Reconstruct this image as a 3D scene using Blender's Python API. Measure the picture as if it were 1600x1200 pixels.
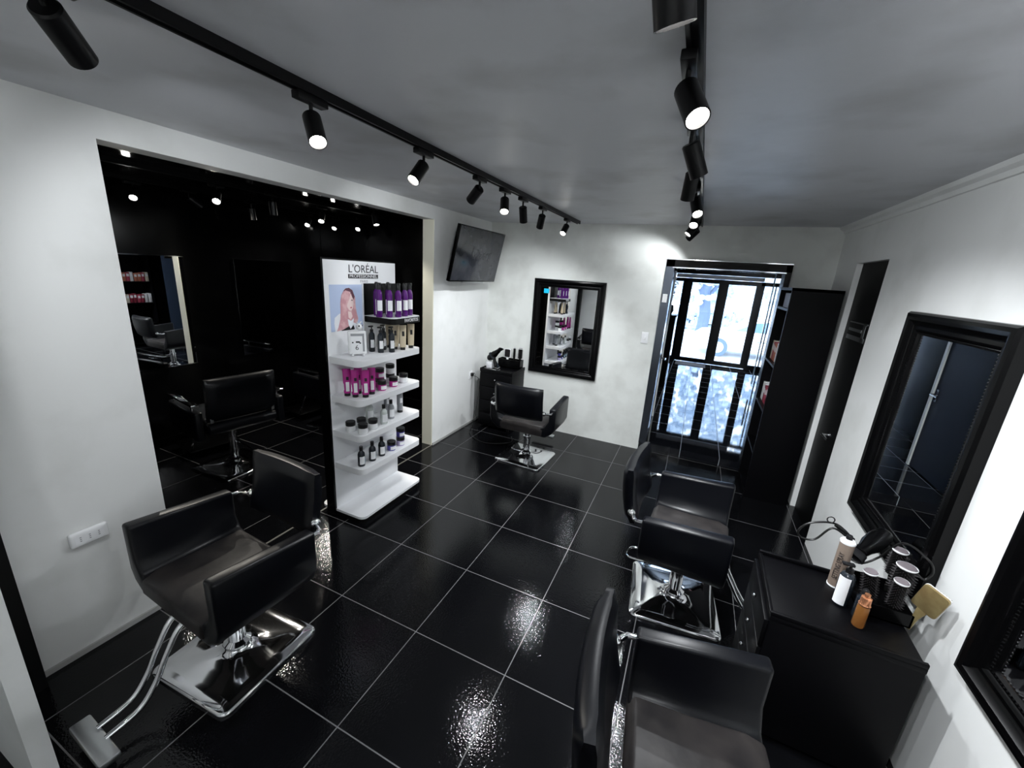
import bpy, bmesh, math, random
from mathutils import Vector, Matrix, Euler
random.seed(7)
S = 0.5                      # one floor tile is half a metre; the plan below is laid out in tiles
PI = math.pi
scene = bpy.context.scene
for o in list(bpy.data.objects): bpy.data.objects.remove(o)
COL = scene.collection

# ------------------------------------------------------------------ camera
cam_data = bpy.data.cameras.new('camera'); cam = bpy.data.objects.new('camera', cam_data); COL.objects.link(cam)
RX = Vector((0.9079276580, 0.4143468133, 0.0631196175)); RY = Vector((0.1666768597, -0.2187660698, -0.9614365456)); RZ = Vector((-0.3845597382, 0.8834354108, -0.2676857911))
M = Matrix((RX, -RY, -RZ)).transposed().to_4x4(); M.translation = Vector((2.0468082, -1.6776469, 3.5729806)) * S
cam.matrix_world = M
cam_data.sensor_width = 36; cam_data.lens = 36 * 633.849 / 1600; cam_data.clip_start = .02; cam_data.clip_end = 200
scene.camera = cam

# ------------------------------------------------------------------ world and exposure
world = bpy.data.worlds.new('sky'); scene.world = world; world.use_nodes = True
wn = world.node_tree; bg = wn.nodes['Background']; bg.inputs[0].default_value = (.80, .89, 1.0, 1); bg.inputs[1].default_value = 6.2
vs = scene.view_settings; vs.view_transform = 'Standard'; vs.look = 'None'; vs.gamma = 1; vs.use_curve_mapping = False; vs.exposure = 0.38
LAMP_W = 34.0

# ------------------------------------------------------------------ materials
def mat(name, col=(.8, .8, .8), rough=.5, metal=0, spec=.5, coat=0, emit=None, es=0, trans=0, ior=1.45, bump=None, mott=None, alpha=1):
    m = bpy.data.materials.new(name); m.use_nodes = True; nt = m.node_tree; b = nt.nodes['Principled BSDF']
    b.inputs['Base Color'].default_value = (*col, 1); b.inputs['Roughness'].default_value = rough; b.inputs['Metallic'].default_value = metal
    b.inputs['Specular IOR Level'].default_value = spec; b.inputs['Coat Weight'].default_value = coat; b.inputs['Coat Roughness'].default_value = .05
    b.inputs['Transmission Weight'].default_value = trans; b.inputs['IOR'].default_value = ior
    if emit: b.inputs['Emission Color'].default_value = (*emit, 1); b.inputs['Emission Strength'].default_value = es
    geo = None
    if bump or mott:
        geo = nt.nodes.new('ShaderNodeNewGeometry')
    if bump:                                   # (scale, strength, distance)
        n = nt.nodes.new('ShaderNodeTexNoise'); n.inputs['Scale'].default_value = bump[0]; n.inputs['Detail'].default_value = 3
        nt.links.new(geo.outputs['Position'], n.inputs['Vector'])
        bp = nt.nodes.new('ShaderNodeBump'); bp.inputs['Strength'].default_value = bump[1]; bp.inputs['Distance'].default_value = bump[2]
        nt.links.new(n.outputs['Fac'], bp.inputs['Height']); nt.links.new(bp.outputs['Normal'], b.inputs['Normal'])
    if mott:                                   # (scale, second colour, low, high)
        n = nt.nodes.new('ShaderNodeTexNoise'); n.inputs['Scale'].default_value = mott[0]; n.inputs['Detail'].default_value = 6
        nt.links.new(geo.outputs['Position'], n.inputs['Vector'])
        r = nt.nodes.new('ShaderNodeMapRange'); r.inputs['From Min'].default_value = mott[2]; r.inputs['From Max'].default_value = mott[3]
        mx = nt.nodes.new('ShaderNodeMix'); mx.data_type = 'RGBA'; mx.inputs['A'].default_value = (*col, 1); mx.inputs['B'].default_value = (*mott[1], 1)
        nt.links.new(n.outputs['Fac'], r.inputs['Value']); nt.links.new(r.outputs['Result'], mx.inputs['Factor']); nt.links.new(mx.outputs['Result'], b.inputs['Base Color'])
    return m

def tile_mat(name, col, px, ox, py, oy, grout=.0048, rough=.07, groutcol=(.13, .13, .135), grain=(120, .30)):
    m = mat(name, col, rough); nt = m.node_tree; b = nt.nodes['Principled BSDF']; N = nt.nodes.new; L = nt.links.new
    g = N('ShaderNodeNewGeometry'); sp = N('ShaderNodeSeparateXYZ'); L(g.outputs['Position'], sp.inputs[0])
    def line(out, per, off):
        a = N('ShaderNodeMath'); a.operation = 'SUBTRACT'; a.inputs[1].default_value = off - per / 2; L(out, a.inputs[0])
        f = N('ShaderNodeMath'); f.operation = 'FLOORED_MODULO'; f.inputs[1].default_value = per; L(a.outputs[0], f.inputs[0])
        c = N('ShaderNodeMath'); c.operation = 'SUBTRACT'; c.inputs[1].default_value = per / 2; L(f.outputs[0], c.inputs[0])
        d = N('ShaderNodeMath'); d.operation = 'ABSOLUTE'; L(c.outputs[0], d.inputs[0])
        e = N('ShaderNodeMath'); e.operation = 'LESS_THAN'; e.inputs[1].default_value = grout / 2; L(d.outputs[0], e.inputs[0])
        return e.outputs[0]
    mx = N('ShaderNodeMath'); mx.operation = 'MAXIMUM'; L(line(sp.outputs[0], px, ox), mx.inputs[0]); L(line(sp.outputs[1], py, oy), mx.inputs[1])
    cloud = N('ShaderNodeTexNoise'); cloud.inputs['Scale'].default_value = 2.5; cloud.inputs['Detail'].default_value = 5; L(g.outputs['Position'], cloud.inputs['Vector'])
    cm = N('ShaderNodeMix'); cm.data_type = 'RGBA'; cm.inputs['A'].default_value = (*col, 1); cm.inputs['B'].default_value = (col[0]*2.2, col[1]*2.2, col[2]*2.2, 1); L(cloud.outputs['Fac'], cm.inputs['Factor'])
    c2 = N('ShaderNodeMix'); c2.data_type = 'RGBA'; c2.inputs['B'].default_value = (*groutcol, 1); L(cm.outputs['Result'], c2.inputs['A']); L(mx.outputs[0], c2.inputs['Factor']); L(c2.outputs['Result'], b.inputs['Base Color'])
    rr = N('ShaderNodeMapRange'); rr.inputs['To Min'].default_value = rough; rr.inputs['To Max'].default_value = .6; L(mx.outputs[0], rr.inputs['Value']); L(rr.outputs['Result'], b.inputs['Roughness'])
    gr = N('ShaderNodeTexNoise'); gr.inputs['Scale'].default_value = grain[0]; gr.inputs['Detail'].default_value = 1; L(g.outputs['Position'], gr.inputs['Vector'])
    hs = N('ShaderNodeMath'); hs.operation = 'MULTIPLY_ADD'; hs.inputs[1].default_value = -3.0; L(mx.outputs[0], hs.inputs[0]); L(gr.outputs['Fac'], hs.inputs[2])
    bp = N('ShaderNodeBump'); bp.inputs['Strength'].default_value = grain[1]; bp.inputs['Distance'].default_value = .0018; L(hs.outputs[0], bp.inputs['Height']); L(bp.outputs['Normal'], b.inputs['Normal'])
    return m

def glass_mat(name, tint=(.9, .95, 1), gl=.1):
    m = bpy.data.materials.new(name); m.use_nodes = True; nt = m.node_tree; nt.nodes.remove(nt.nodes['Principled BSDF'])
    out = nt.nodes['Material Output']; t = nt.nodes.new('ShaderNodeBsdfTransparent'); t.inputs[0].default_value = (*tint, 1)
    g = nt.nodes.new('ShaderNodeBsdfGlossy'); g.inputs['Roughness'].default_value = .01
    f = nt.nodes.new('ShaderNodeFresnel'); f.inputs[0].default_value = 1.45
    mx = nt.nodes.new('ShaderNodeMixShader'); nt.links.new(f.outputs[0], mx.inputs[0]); nt.links.new(t.outputs[0], mx.inputs[1]); nt.links.new(g.outputs[0], mx.inputs[2]); nt.links.new(mx.outputs[0], out.inputs[0])
    return m

WALL = mat('wall_paint', (.80, .81, .80), .55, mott=(2.2, (.68, .69, .67), .50, .72), bump=(30, .15, .002))
BWALL = mat('back_wall_paint', (.76, .78, .75), .6, mott=(3.5, (.60, .61, .58), .45, .75), bump=(25, .2, .002))
CEIL = mat('ceiling_paint', (.60, .61, .64), .42, spec=.3, mott=(2.2, (.47, .475, .49), .48, .68), bump=(3.2, .35, .02))
TRIMW = mat('white_paint_reveal', (.72, .73, .70), .5)
CREAM = mat('cream_paint', (.90, .88, .74), .5)
BLKWALL = mat('black_gloss_paint', (.0015, .0015, .0018), .16, spec=.35, mott=(2.0, (.004, .004, .0045), .45, .75), bump=(8, .12, .003))
BLK = mat('black_laminate', (.0012, .0012, .0018), .42, spec=.14, bump=(90, .06, .001))
BLKM = mat('black_matte', (.002, .002, .002), .5, spec=.25)
BLKFR = mat('black_gloss_frame', (.0012, .0012, .0014), .25, spec=.2)
BLKPOL = mat('polished_dark_metal', (.16, .18, .22), .18, metal=1)
BLUEDOOR = mat('dark_blue_door', (.002, .004, .013), .5, spec=.12)
TILE = tile_mat('black_floor_tile', (.0022, .0023, .0028), S, 0, S, 0); TILE.node_tree.nodes['Principled BSDF'].inputs['Specular IOR Level'].default_value = .32
LTILE = tile_mat('lobby_floor_tile', (.004, .0045, .006), .75*S, 1.46*S, .78*S, 7.8*S, grout=.005, rough=.03, groutcol=(.3, .32, .35), grain=(60, .03)); LTILE.node_tree.nodes['Principled BSDF'].inputs['Specular IOR Level'].default_value = 1.0
LEATHER = mat('black_leather', (.0018, .0022, .0038), .32, spec=.33, bump=(420, .12, .0006))
LEATHER_IN = mat('lamplit_seat_leather', (.034, .030, .029), .40, spec=.3, mott=(9, (.012, .011, .012), .35, .7), bump=(25, .25, .004))  # lamp light falling on the seats is put into this paler brown
CHROME = mat('chrome', (.82, .83, .85), .07, metal=1)
BRUSHED = mat('brushed_aluminium', (.55, .57, .58), .32, metal=1, bump=(60, .1, .001))
MIRROR = mat('mirror_silver', (.86, .88, .9), .0, metal=1)
WHITE = mat('white_laminate', (.84, .85, .87), .35)
WHITEG = mat('white_gloss_plastic', (.86, .87, .88), .25)
TUBEG = mat('grey_plastic', (.30, .31, .33), .3)
LAMPBLK = mat('lamp_black', (.0025, .0025, .003), .38, spec=.3)
LENS = mat('lamp_lens', (1, 1, 1), .3, emit=(1, .98, .93), es=28)
PURPLE = mat('purple_plastic', (.085, .008, .15), .22)
MAGENTA = mat('magenta_plastic', (.42, .02, .24), .28)
LILAC = mat('lilac_plastic', (.42, .36, .55), .3)
INDIGO = mat('indigo_plastic', (.09, .08, .34), .25)
BEIGE = mat('beige_plastic', (.62, .53, .38), .4)
CLEARG = mat('pale_translucent_plastic', (.55, .59, .57), .2)
SLATE = mat('dark_bottle', (.012, .016, .022), .18)
LABELW = mat('paper_label_white', (.85, .86, .88), .5)
LABELB = mat('paper_label_blue', (.18, .30, .38), .5)
CAPB = mat('black_cap', (.008, .008, .009), .3)
INK = mat('ink_black', (.008, .008, .01), .5)
INKW = mat('ink_white', (.9, .9, .92), .5)
INKG = mat('ink_grey', (.3, .3, .32), .5)
P_BG = mat('poster_pale_blue', (.52, .62, .84), .35)
P_HAIR = mat('poster_rose_hair', (.62, .32, .35), .4, mott=(25, (.76, .48, .50), .42, .6))
P_ROOT = mat('poster_dark_hair', (.13, .05, .07), .4)
P_SKIN = mat('poster_skin', (.86, .68, .66), .4)
P_LIP = mat('poster_lips', (.55, .12, .16), .4)
P_WHITE = mat('poster_white_shirt', (.86, .88, .93), .4)
SCREEN = mat('tv_screen', (.020, .022, .028), .12, mott=(6, (.045, .047, .055), .4, .7))
SCRTXT = mat('tv_logo_ink', (.008, .008, .012), .3)
SCRAY = mat('spray_can_bronze', (.27, .21, .17), .35, metal=.35)
AMBER = mat('amber_glass', (.36, .15, .04), .12, trans=.45, ior=1.3)
COPPER = mat('copper_cap', (.75, .33, .17), .22, metal=.8)
GOLD = mat('gold_brush_back', (.42, .34, .16), .3, metal=.55, mott=(14, (.28, .20, .09), .4, .65))
BRISTLE = mat('bristle_black', (.020, .017, .019), .4)
ROSETIP = mat('brush_core', (.15, .13, .14), .4)
CYAN = mat('cyan_sticker', (.0, .55, .85), .5, emit=(0, .5, .8), es=0)
GLASS = glass_mat('clear_pane')
LBULB = mat('lobby_lintel_white', (.85, .86, .88), .4)
STREET = mat('street_concrete', (.62, .64, .66), .8, mott=(.8, (.5, .52, .55), .4, .7))
CARW = mat('car_white_paint', (.88, .89, .9), .3, coat=.5)
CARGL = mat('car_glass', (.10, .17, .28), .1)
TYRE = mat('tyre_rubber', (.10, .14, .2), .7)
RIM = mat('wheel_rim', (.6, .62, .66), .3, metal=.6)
LEAF = mat('street_foliage', (.50, .60, .72), .8, mott=(9, (.72, .81, .9), .4, .65))  # overexposed bluish daylight is put into both leaf colours
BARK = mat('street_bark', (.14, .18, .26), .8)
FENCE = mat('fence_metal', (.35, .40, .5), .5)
HOUSE = mat('house_wall', (.8, .8, .82), .7)
PLANTM = mat('dark_plant', (.02, .03, .025), .5)
PETAL = mat('pale_petals', (.75, .75, .78), .5)
CABLE = mat('black_cable', (.006, .006, .006), .35)
HAIRDYE = [mat('carton_copper', (.50, .17, .10), .5), mat('carton_rose', (.42, .06, .10), .5), mat('carton_cream', (.70, .62, .50), .5), mat('carton_maroon', (.22, .02, .04), .5), mat('carton_white', (.75, .75, .76), .5)]

# ------------------------------------------------------------------ mesh helpers
class MB:
    """collects shapes (metres) into one mesh with several material slots"""
    def __init__(s, *mats): s.bm = bmesh.new(); s.mats = list(mats); s.X = None
    def mi(s, m):
        if m is None: return 0
        if m not in s.mats: s.mats.append(m)
        return s.mats.index(m)
    def absorb(s, b2, m=None, smooth=True, X=None):
        if X is not None: bmesh.ops.transform(b2, matrix=X, verts=b2.verts)
        i = s.mi(m); vm = {v: s.bm.verts.new(v.co) for v in b2.verts}
        for f in b2.faces:
            try: nf = s.bm.faces.new([vm[v] for v in f.verts])
            except ValueError: continue
            nf.material_index = i; nf.smooth = smooth
        b2.free(); return s
    def box(s, lo, hi, m=None, bev=0, seg=2, X=None):
        b = bmesh.new(); bmesh.ops.create_cube(b, size=1)
        lo = Vector(lo); hi = Vector(hi); c = (lo + hi) / 2; d = hi - lo
        for v in b.verts: v.co = Vector((c[k] + v.co[k] * d[k] for k in range(3)))
        if bev: bmesh.ops.bevel(b, geom=b.edges[:] , offset=min(bev, min(abs(q) for q in d) * .49), segments=seg, affect='EDGES', profile=.5)
        return s.absorb(b, m, True, X)
    def prism(s, pts, axis, a, c, m=None, bev=0, seg=2, X=None):
        """polygon pts extruded along axis (0,1,2) from a to c"""
        b = bmesh.new()
        def P(p, t):
            q = list(p); q.insert(axis, t); return b.verts.new(q)
        v0 = [P(p, a) for p in pts]; v1 = [P(p, c) for p in pts]; n = len(pts)
        b.faces.new(v0); b.faces.new(v1[::-1])
        for i in range(n): b.faces.new((v0[i], v0[(i+1) % n], v1[(i+1) % n], v1[i]))
        bmesh.ops.recalc_face_normals(b, faces=b.faces)
        if bev:
            es = [e for e in b.edges if e.calc_face_angle(0) > .6]
            bmesh.ops.bevel(b, geom=es, offset=bev, segments=seg, affect='EDGES', profile=.5, clamp_overlap=True)
        return s.absorb(b, m, True, X)
    def lathe(s, prof, m=None, n=20, X=None, a0=0, a1=2*PI, cap=True):
        """prof: (r, z) pairs"""
        b = bmesh.new(); full = abs(a1 - a0 - 2*PI) < 1e-6; k = n if full else n + 1; rows = []
        for r, z in prof:
            if r < 1e-6: rows.append([b.verts.new((0, 0, z))]); continue
            rows.append([b.verts.new((r*math.cos(a0+(a1-a0)*i/n), r*math.sin(a0+(a1-a0)*i/n), z)) for i in range(k)])
        for A, B in zip(rows, rows[1:]):
            for i in range(n):
                j = (i+1) % k
                if len(A) == 1 and len(B) == 1: continue
                if len(A) == 1: f = (A[0], B[j], B[i])
                elif len(B) == 1: f = (A[i], A[j], B[0])
                else: f = (A[i], A[j], B[j], B[i])
                b.faces.new(f)
        if cap and full:
            if len(rows[0]) > 1: b.faces.new(rows[0][::-1])
            if len(rows[-1]) > 1: b.faces.new(rows[-1])
        return s.absorb(b, m, True, X)
    def cyl(s, p, q, r, m=None, n=16, r2=None, bev=0):
        p = Vector(p); q = Vector(q); L = (q-p).length; X = Matrix.Translation(p) @ (q-p).to_track_quat('Z', 'Y').to_matrix().to_4x4()
        r2 = r if r2 is None else r2
        prof = [(r, 0), (r2, L)] if not bev else [(r-bev, 0), (r, bev), (r2, L-bev), (r2-bev, L)]
        return s.lathe(prof, m, n, X)
    def tube(s, pts, r, m=None, n=8, closed=False):
        pts = [Vector(p) for p in pts]; b = bmesh.new(); rings = []; N = len(pts); up = None
        for i, p in enumerate(pts):
            if closed: t = (pts[(i+1) % N] - pts[i-1])
            else: t = pts[min(i+1, N-1)] - pts[max(i-1, 0)]
            t.normalize()
            if up is None: up = t.orthogonal().normalized()
            up = (up - t * up.dot(t)); up = up.normalized() if up.length > 1e-6 else t.orthogonal().normalized()
            w = t.cross(up); rr = r(i/(N-1)) if callable(r) else r
            rings.append([b.verts.new(p + (up*math.cos(2*PI*k/n) + w*math.sin(2*PI*k/n))*rr) for k in range(n)])
        for i in range(N if closed else N-1):
            A = rings[i]; B = rings[(i+1) % N]
            for k in range(n): b.faces.new((A[k], A[(k+1) % n], B[(k+1) % n], B[k]))
        if not closed: b.faces.new(rings[0][::-1]); b.faces.new(rings[-1])
        return s.absorb(b, m)
    def poly(s, pts, m=None):
        b = bmesh.new(); b.faces.new([b.verts.new(p) for p in pts]); return s.absorb(b, m, False)
    def ball(s, c, r, m=None, u=12, v=8, sc=(1, 1, 1)):
        b = bmesh.new(); bmesh.ops.create_uvsphere(b, u_segments=u, v_segments=v, radius=r)
        return s.absorb(b, m, True, Matrix.Translation(Vector(c)) @ Matrix.Diagonal((*sc, 1)))
    def build(s, name, parent=None, loc=None, rot=None, sharp=35):
        me = bpy.data.meshes.new(name); bmesh.ops.recalc_face_normals(s.bm, faces=s.bm.faces) if len(s.bm.faces) < 4000 else None
        s.bm.to_mesh(me); s.bm.free()
        for m in s.mats: me.materials.append(m)
        me.set_sharp_from_angle(angle=math.radians(sharp))
        o = bpy.data.objects.new(name, me); COL.objects.link(o)
        if parent: o.parent = parent
        if loc is not None: o.location = loc
        if rot is not None: o.rotation_euler = rot
        return o

def smooth_path(pts, k=6):
    pts = [Vector(p) for p in pts]; out = []
    for i in range(len(pts)-1):
        p0 = pts[max(i-1, 0)]; p1 = pts[i]; p2 = pts[i+1]; p3 = pts[min(i+2, len(pts)-1)]
        for j in range(k):
            t = j/k; out.append(.5*((2*p1)+(p2-p0)*t+(2*p0-5*p1+4*p2-p3)*t*t+(3*p1-p0-3*p2+p3)*t**3))
    out.append(pts[-1]); return out

def tag(o, label, cat, group=None, kind=None):
    if label: o['label'] = label
    if cat: o['category'] = cat
    if group: o['group'] = group
    if kind: o['kind'] = kind
    return o
def thing(name, label, cat, loc=(0, 0, 0), rz=0, group=None):
    o = bpy.data.objects.new(name, None); COL.objects.link(o); o.empty_display_size = .1
    o.location = loc; o.rotation_euler = (0, 0, rz); return tag(o, label, cat, group)
def struct(name, mb, parent=None):
    o = mb.build(name, parent)
    if not parent: o['kind'] = 'structure'
    return o
def kids(o): return [c for c in bpy.data.objects if c.parent == o]
def copy_tree(o, parent=None):
    c = o.copy(); COL.objects.link(c)
    if parent: c.parent = parent
    for ch in kids(o): copy_tree(ch, c)
    return c
def T(x, y, z=0): return Vector((x, y, z)) * S
def tb(lo, hi): return (T(*lo), T(*hi))

def text_part(name, body, size, m, parent, mapf, ext=.0006, label=None, width=None):
    """writing as a mesh; mapf takes (u, v, w) of the flat text to the parent's space"""
    cu = bpy.data.curves.new(name, 'FONT'); cu.body = body; cu.size = size; cu.extrude = ext; cu.align_x = 'CENTER'; cu.align_y = 'CENTER'; cu.resolution_u = 3
    tmp = bpy.data.objects.new(name, cu); COL.objects.link(tmp); dg = bpy.context.evaluated_depsgraph_get()
    me = bpy.data.meshes.new_from_object(tmp.evaluated_get(dg)); bpy.data.objects.remove(tmp); bpy.data.curves.remove(cu)
    k = 1
    if width:
        xs = [v.co.x for v in me.vertices]; k = width/(max(xs)-min(xs))
    for v in me.vertices: v.co = mapf(v.co.x*k, v.co.y, v.co.z)
    me.materials.clear(); me.materials.append(m)
    o = bpy.data.objects.new(name, me); COL.objects.link(o); o.parent = parent
    if label: o['label'] = label
    return o
XFACE = lambda x, y, z: (lambda u, v, w: Vector((x + w, y + u, z + v)))      # writing that faces +x

# ------------------------------------------------------------------ the room
XL, XR, YB, YN, H = -2.48, 4.05, 7.0, -4.2, 4.6
def sbox(name, boxes, m, parent=None):
    mb = MB(m)
    for b in boxes:
        mm = b[2] if len(b) > 2 else m
        mb.box(T(*b[0]), T(*b[1]), mm)
    return struct(name, mb, parent)
sbox('floor', [((-7, YN-.3, -.1), (XR+.6, 7.05, 0))], TILE)
sbox('ceiling', [((-2.73, YN-.3, H), (XR+.6, YB+.3, H+.15))], CEIL)
OY0, OY1, OZ = .21, 4.785, 4.37          # wide opening in the left wall
sbox('wall_left', [((-2.72, YN, 0), (XL, OY0, H)), ((-2.72, OY1, 0), (XL, YB+.3, H)), ((-2.72, OY0, OZ), (XL, OY1, H)),
                   ((-2.722, OY1-.012, 0), (XL-.004, OY1+.001, OZ), CREAM)], WALL)
sbox('wall_right', [((XR, YN, 0), (XR+.3, 4.86, H)), ((XR, 6.02, 0), (XR+.3, YB+.3, H)), ((XR, 4.86, 4.0), (XR+.3, 6.02, H))], WALL)
DX0, DX1, DZ = 1.36, 3.43, 3.99
sbox('wall_back', [((-2.72, YB, 0), (DX0, YB+.3, H)), ((DX1, YB, 0), (XR, YB+.3, H)), ((DX0, YB, DZ), (DX1, YB+.3, H))], BWALL)
sbox('wall_near', [((-2.72, YN-.3, 0), (XR+.3, YN, H))], WALL)
sbox('trim_1', [((-2.50, OY0, 0), (-2.475, OY1, .006))], mat('threshold_strip', (.12, .115, .10), .4))
# thin skirting smudge line and the crown moulding along the right wall
mb = MB(WALL); mb.prism([(XR*S, 4.6*S), (XR*S, 4.50*S), ((XR-.03)*S, 4.50*S), ((XR-.045)*S, 4.54*S), ((XR-.09)*S, 4.56*S), ((XR-.10)*S, 4.6*S)], 1, YN*S, YB*S); struct('trim_2', mb)
sbox('baseboard_left', [((XL, YN, 0), (XL+.02, OY0-.0, .05)), ((XL, OY1, 0), (XL+.02, YB, .05))], mat('skirting_grey', (.42, .42, .41), .5))
# black post and pale wall end just beside the camera
sbox('trim_3', [((-2.48, -1.02, 0), (-2.34, -.84, H))], BLKM)
sbox('wall_partition', [((-2.46, -1.2, 0), (-1.29, -1.1, H))], WALL)
# black painted side room behind the opening
AX, AY1 = -6.62, 7.0
sbox('wall_side_room_far', [((AX-.2, YN, 0), (AX, AY1, H))], BLKWALL)
sbox('wall_side_room_back', [((AX, AY1, 0), (-2.74, AY1+.2, H))], BLKWALL)
sbox('wall_side_room_near', [((AX, -3.0, 0), (-2.74, -2.8, H))], BLKWALL)
sbox('wall_side_room_lining', [((-2.745, -2.8, 0), (-2.722, OY0, H)), ((-2.745, OY1, 0), (-2.722, AY1, H)), ((-2.745, OY0, OZ), (-2.722, OY1, H))], BLKWALL)
sbox('ceiling_side_room', [((AX-.2, YN, H), (-2.73, AY1+.2, H+.15))], mat('black_gloss_ceiling', (.006, .006, .006), .09, bump=(14, .25, .004)))
sbox('trim_4', [((AX, 5.92, 0), (AX+.012, 5.935, H))], BLKFR)
sbox('baseboard_side_room', [((AX, -2.8, 0), (AX+.05, AY1, .16))], BLKWALL)

# ---- right-hand recessed black door
d = sbox('door_1', [((XR+.075, 4.84, 0), (XR+.145, 6.04, 4.02))], mat('black_door_paint', (.0012, .0014, .0015), .5, spec=.15))
mb = MB(CHROME); mb.cyl(T(4.125, 5.42, 1.53), T(4.04, 5.42, 1.53), .012); mb.cyl(T(4.045, 5.42, 1.53), T(4.045, 5.17, 1.53), .009); mb.lathe([(.0, 0), (.026, 0), (.026, .006), (0, .006)], None, 16, Matrix.Translation(T(4.125, 5.42, 1.53)) @ Matrix.Rotation(-PI/2, 4, 'Y'))
mb.build('door_handle', d)
sg = MB(BLKM); sg.box(T(4.108, 5.06, 2.93), T(4.125, 5.83, 3.20), BLKM)
sgn = sg.build('notice_sign'); tag(sgn, 'small black and silver notice on the recessed black door', 'sign')
mb = MB(BRUSHED)
for (a0, a1, z0, z1) in ((5.10, 5.81, 2.94, 3.00), (5.16, 5.24, 2.94, 3.19), (5.10, 5.81, 3.172, 3.19), (5.28, 5.79, 3.06, 3.10)): mb.box(T(4.104, a0, z0), T(4.1085, a1, z1))
mb.build('silver_print', sgn)['label'] = 'silver printed bands on the notice'

# ---- entrance: black frame, step, lobby, glass street doors
sbox('door_2', [((DX0, YB-.03, .17), (DX0+.15, YB+.33, DZ), BLKPOL), ((DX1-.09, YB-.03, .17), (DX1, YB+.33, DZ)), ((DX0, YB-.03, DZ-.14), (DX1, YB+.33, DZ))], BLKFR)
mb = MB(CHROME); mb.box(T(DX0, YB-.045, DZ-.012), T(DX1, YB-.025, DZ+.004)); mb.box(T(DX0+.12, YB-.045, DZ-.16), T(DX1-.08, YB-.03, DZ-.145)); struct('trim_5', mb)
st = MB(WHITEG); st.box(T(DX0+.02, YB-.045, 3.17), T(DX0+.11, YB-.03, 3.33)); st = tag(st.build('door_sticker'), 'small pale sticker on the left side of the entrance frame', 'sticker')
sbox('floor_lobby', [((DX0-1.4, 7.05, -.1), (6.2, 17.95, .17))], LTILE)
sbox('wall_lobby_left', [((.3, YB+.3, .17), (.5, 17.8, 4.6))], BLKM)
sbox('wall_lobby_right', [((5.3, YB+.3, .17), (5.5, 17.8, 4.6))], mat('lobby_glossy_panel', (.03, .04, .06), .06))
sbox('ceiling_lobby', [((.3, YB+.3, 4.3), (5.5, 18.0, 4.5))], BLKWALL)
# inner portal of the lobby: thin bright metal edge round a dark frame
mb = MB(BLKFR)
mb.box(T(.5, 8.98, 3.90), T(5.3, 9.1, 4.3));
struct('trim_6', mb)
mb = MB(CHROME); mb.box(T(1.44, 8.95, 3.87), T(3.48, 8.98, 3.90)); mb.box(T(3.455, 8.95, 1.4), T(3.48, 8.98, 3.90)); struct('trim_7', mb)
# dark blue door leaf standing open against the left side of the lobby
lf = MB(BLUEDOOR); lf.box(T(1.375, 7.36, .20), T(1.43, 8.92, 3.80)); lf.box(T(1.37, 7.34, .19), T(1.436, 7.36, 3.82), BRUSHED); lf.box(T(1.37, 8.92, .19), T(1.46, 9.0, 3.82), TRIMW)
lfo = struct('door_3', lf)
mb = MB(CHROME); mb.cyl(T(1.43, 8.80, 1.75), T(1.54, 8.80, 1.75), .011); mb.cyl(T(1.535, 8.80, 1.75), T(1.535, 8.55, 1.75), .009); mb.box(T(1.43, 8.76, 1.62), T(1.445, 8.84, 1.86)); mb.build('door_handle', lfo)
# facade with sidelights and two glazed leaves
YD = 17.8
fr = [((.5, YD, 3.62), (5.3, YD+.12, 3.77)), ((.5, YD, 3.95), (5.3, YD+.12, 4.3)), ((.5, YD, .17), (.86, YD+.12, 3.77)), ((1.30, YD, .17), (1.48, YD+.12, 3.77)), ((.86, YD, .17), (1.3, YD+.12, .36)), ((4.24, YD, .17), (4.36, YD+.12, 3.77)), ((4.36, YD, .17), (5.2, YD+.12, .36)), ((5.2, YD, .17), (5.3, YD+.12, 3.77)), ((4.74, YD, .17), (4.78, YD+.12, 3.77))]
fo = sbox('door_frame_street', fr, BLKFR)
sbox('trim_8', [((1.0, YD-.05, 3.78), (4.3, YD+.1, 3.94))], LBULB)
for i, (a, b) in enumerate(((1.48, 2.885), (2.885, 4.24))):
    p0, p1 = (1.675, 2.70) if i == 0 else (3.07, 4.07)
    lo = sbox('door_%d' % (4+i), [((a, YD+.02, .19), (p0, YD+.10, 3.62)), ((p1, YD+.02, .19), (b, YD+.10, 3.62)), ((p0, YD+.02, .19), (p1, YD+.10, .365)), ((p0, YD+.02, 3.60), (p1, YD+.10, 3.62))], BLKFR)
    mb = MB(GLASS); mb.box(T(p0, YD+.055, .365), T(p1, YD+.065, 3.60)); mb.build('glass_pane', lo)
    if i == 0:
        mb = MB(CHROME); mb.cyl(T(2.78, YD+.02, 1.9), T(2.78, YD-.06, 1.9), .01); mb.cyl(T(2.78, YD-.05, 1.9), T(2.55, YD-.05, 1.9), .009); mb.build('door_handle', lo)
for n, (a, b) in enumerate(((.86, 1.30), (4.36, 5.2))):
    mb = MB(GLASS); mb.box(T(a, YD+.055, .36), T(b, YD+.065, 3.62)); struct('window_%d' % (n+1), mb)
mt = MB(mat('door_mat', (.30, .28, .27), .9, bump=(300, .5, .002))); mt.box(T(1.55, 16.9, .17), T(2.75, 17.55, .19)); tag(mt.build('door_mat'), 'flat grey doormat on the lobby floor before the street door', 'doormat')
# pull bar on the lobby's right glossy wall
mb = MB(CHROME); mb.cyl(T(4.62, 17.6, 1.4), T(4.62, 17.6, 2.6), .016); mb.cyl(T(4.62, 17.8, 1.5), T(4.62, 17.6, 1.5), .01); mb.cyl(T(4.62, 17.8, 2.5), T(4.62, 17.6, 2.5), .01); tag(mb.build('pull_handle'), 'upright dark pull bar at the right sidelight of the street front', 'handle')
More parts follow.
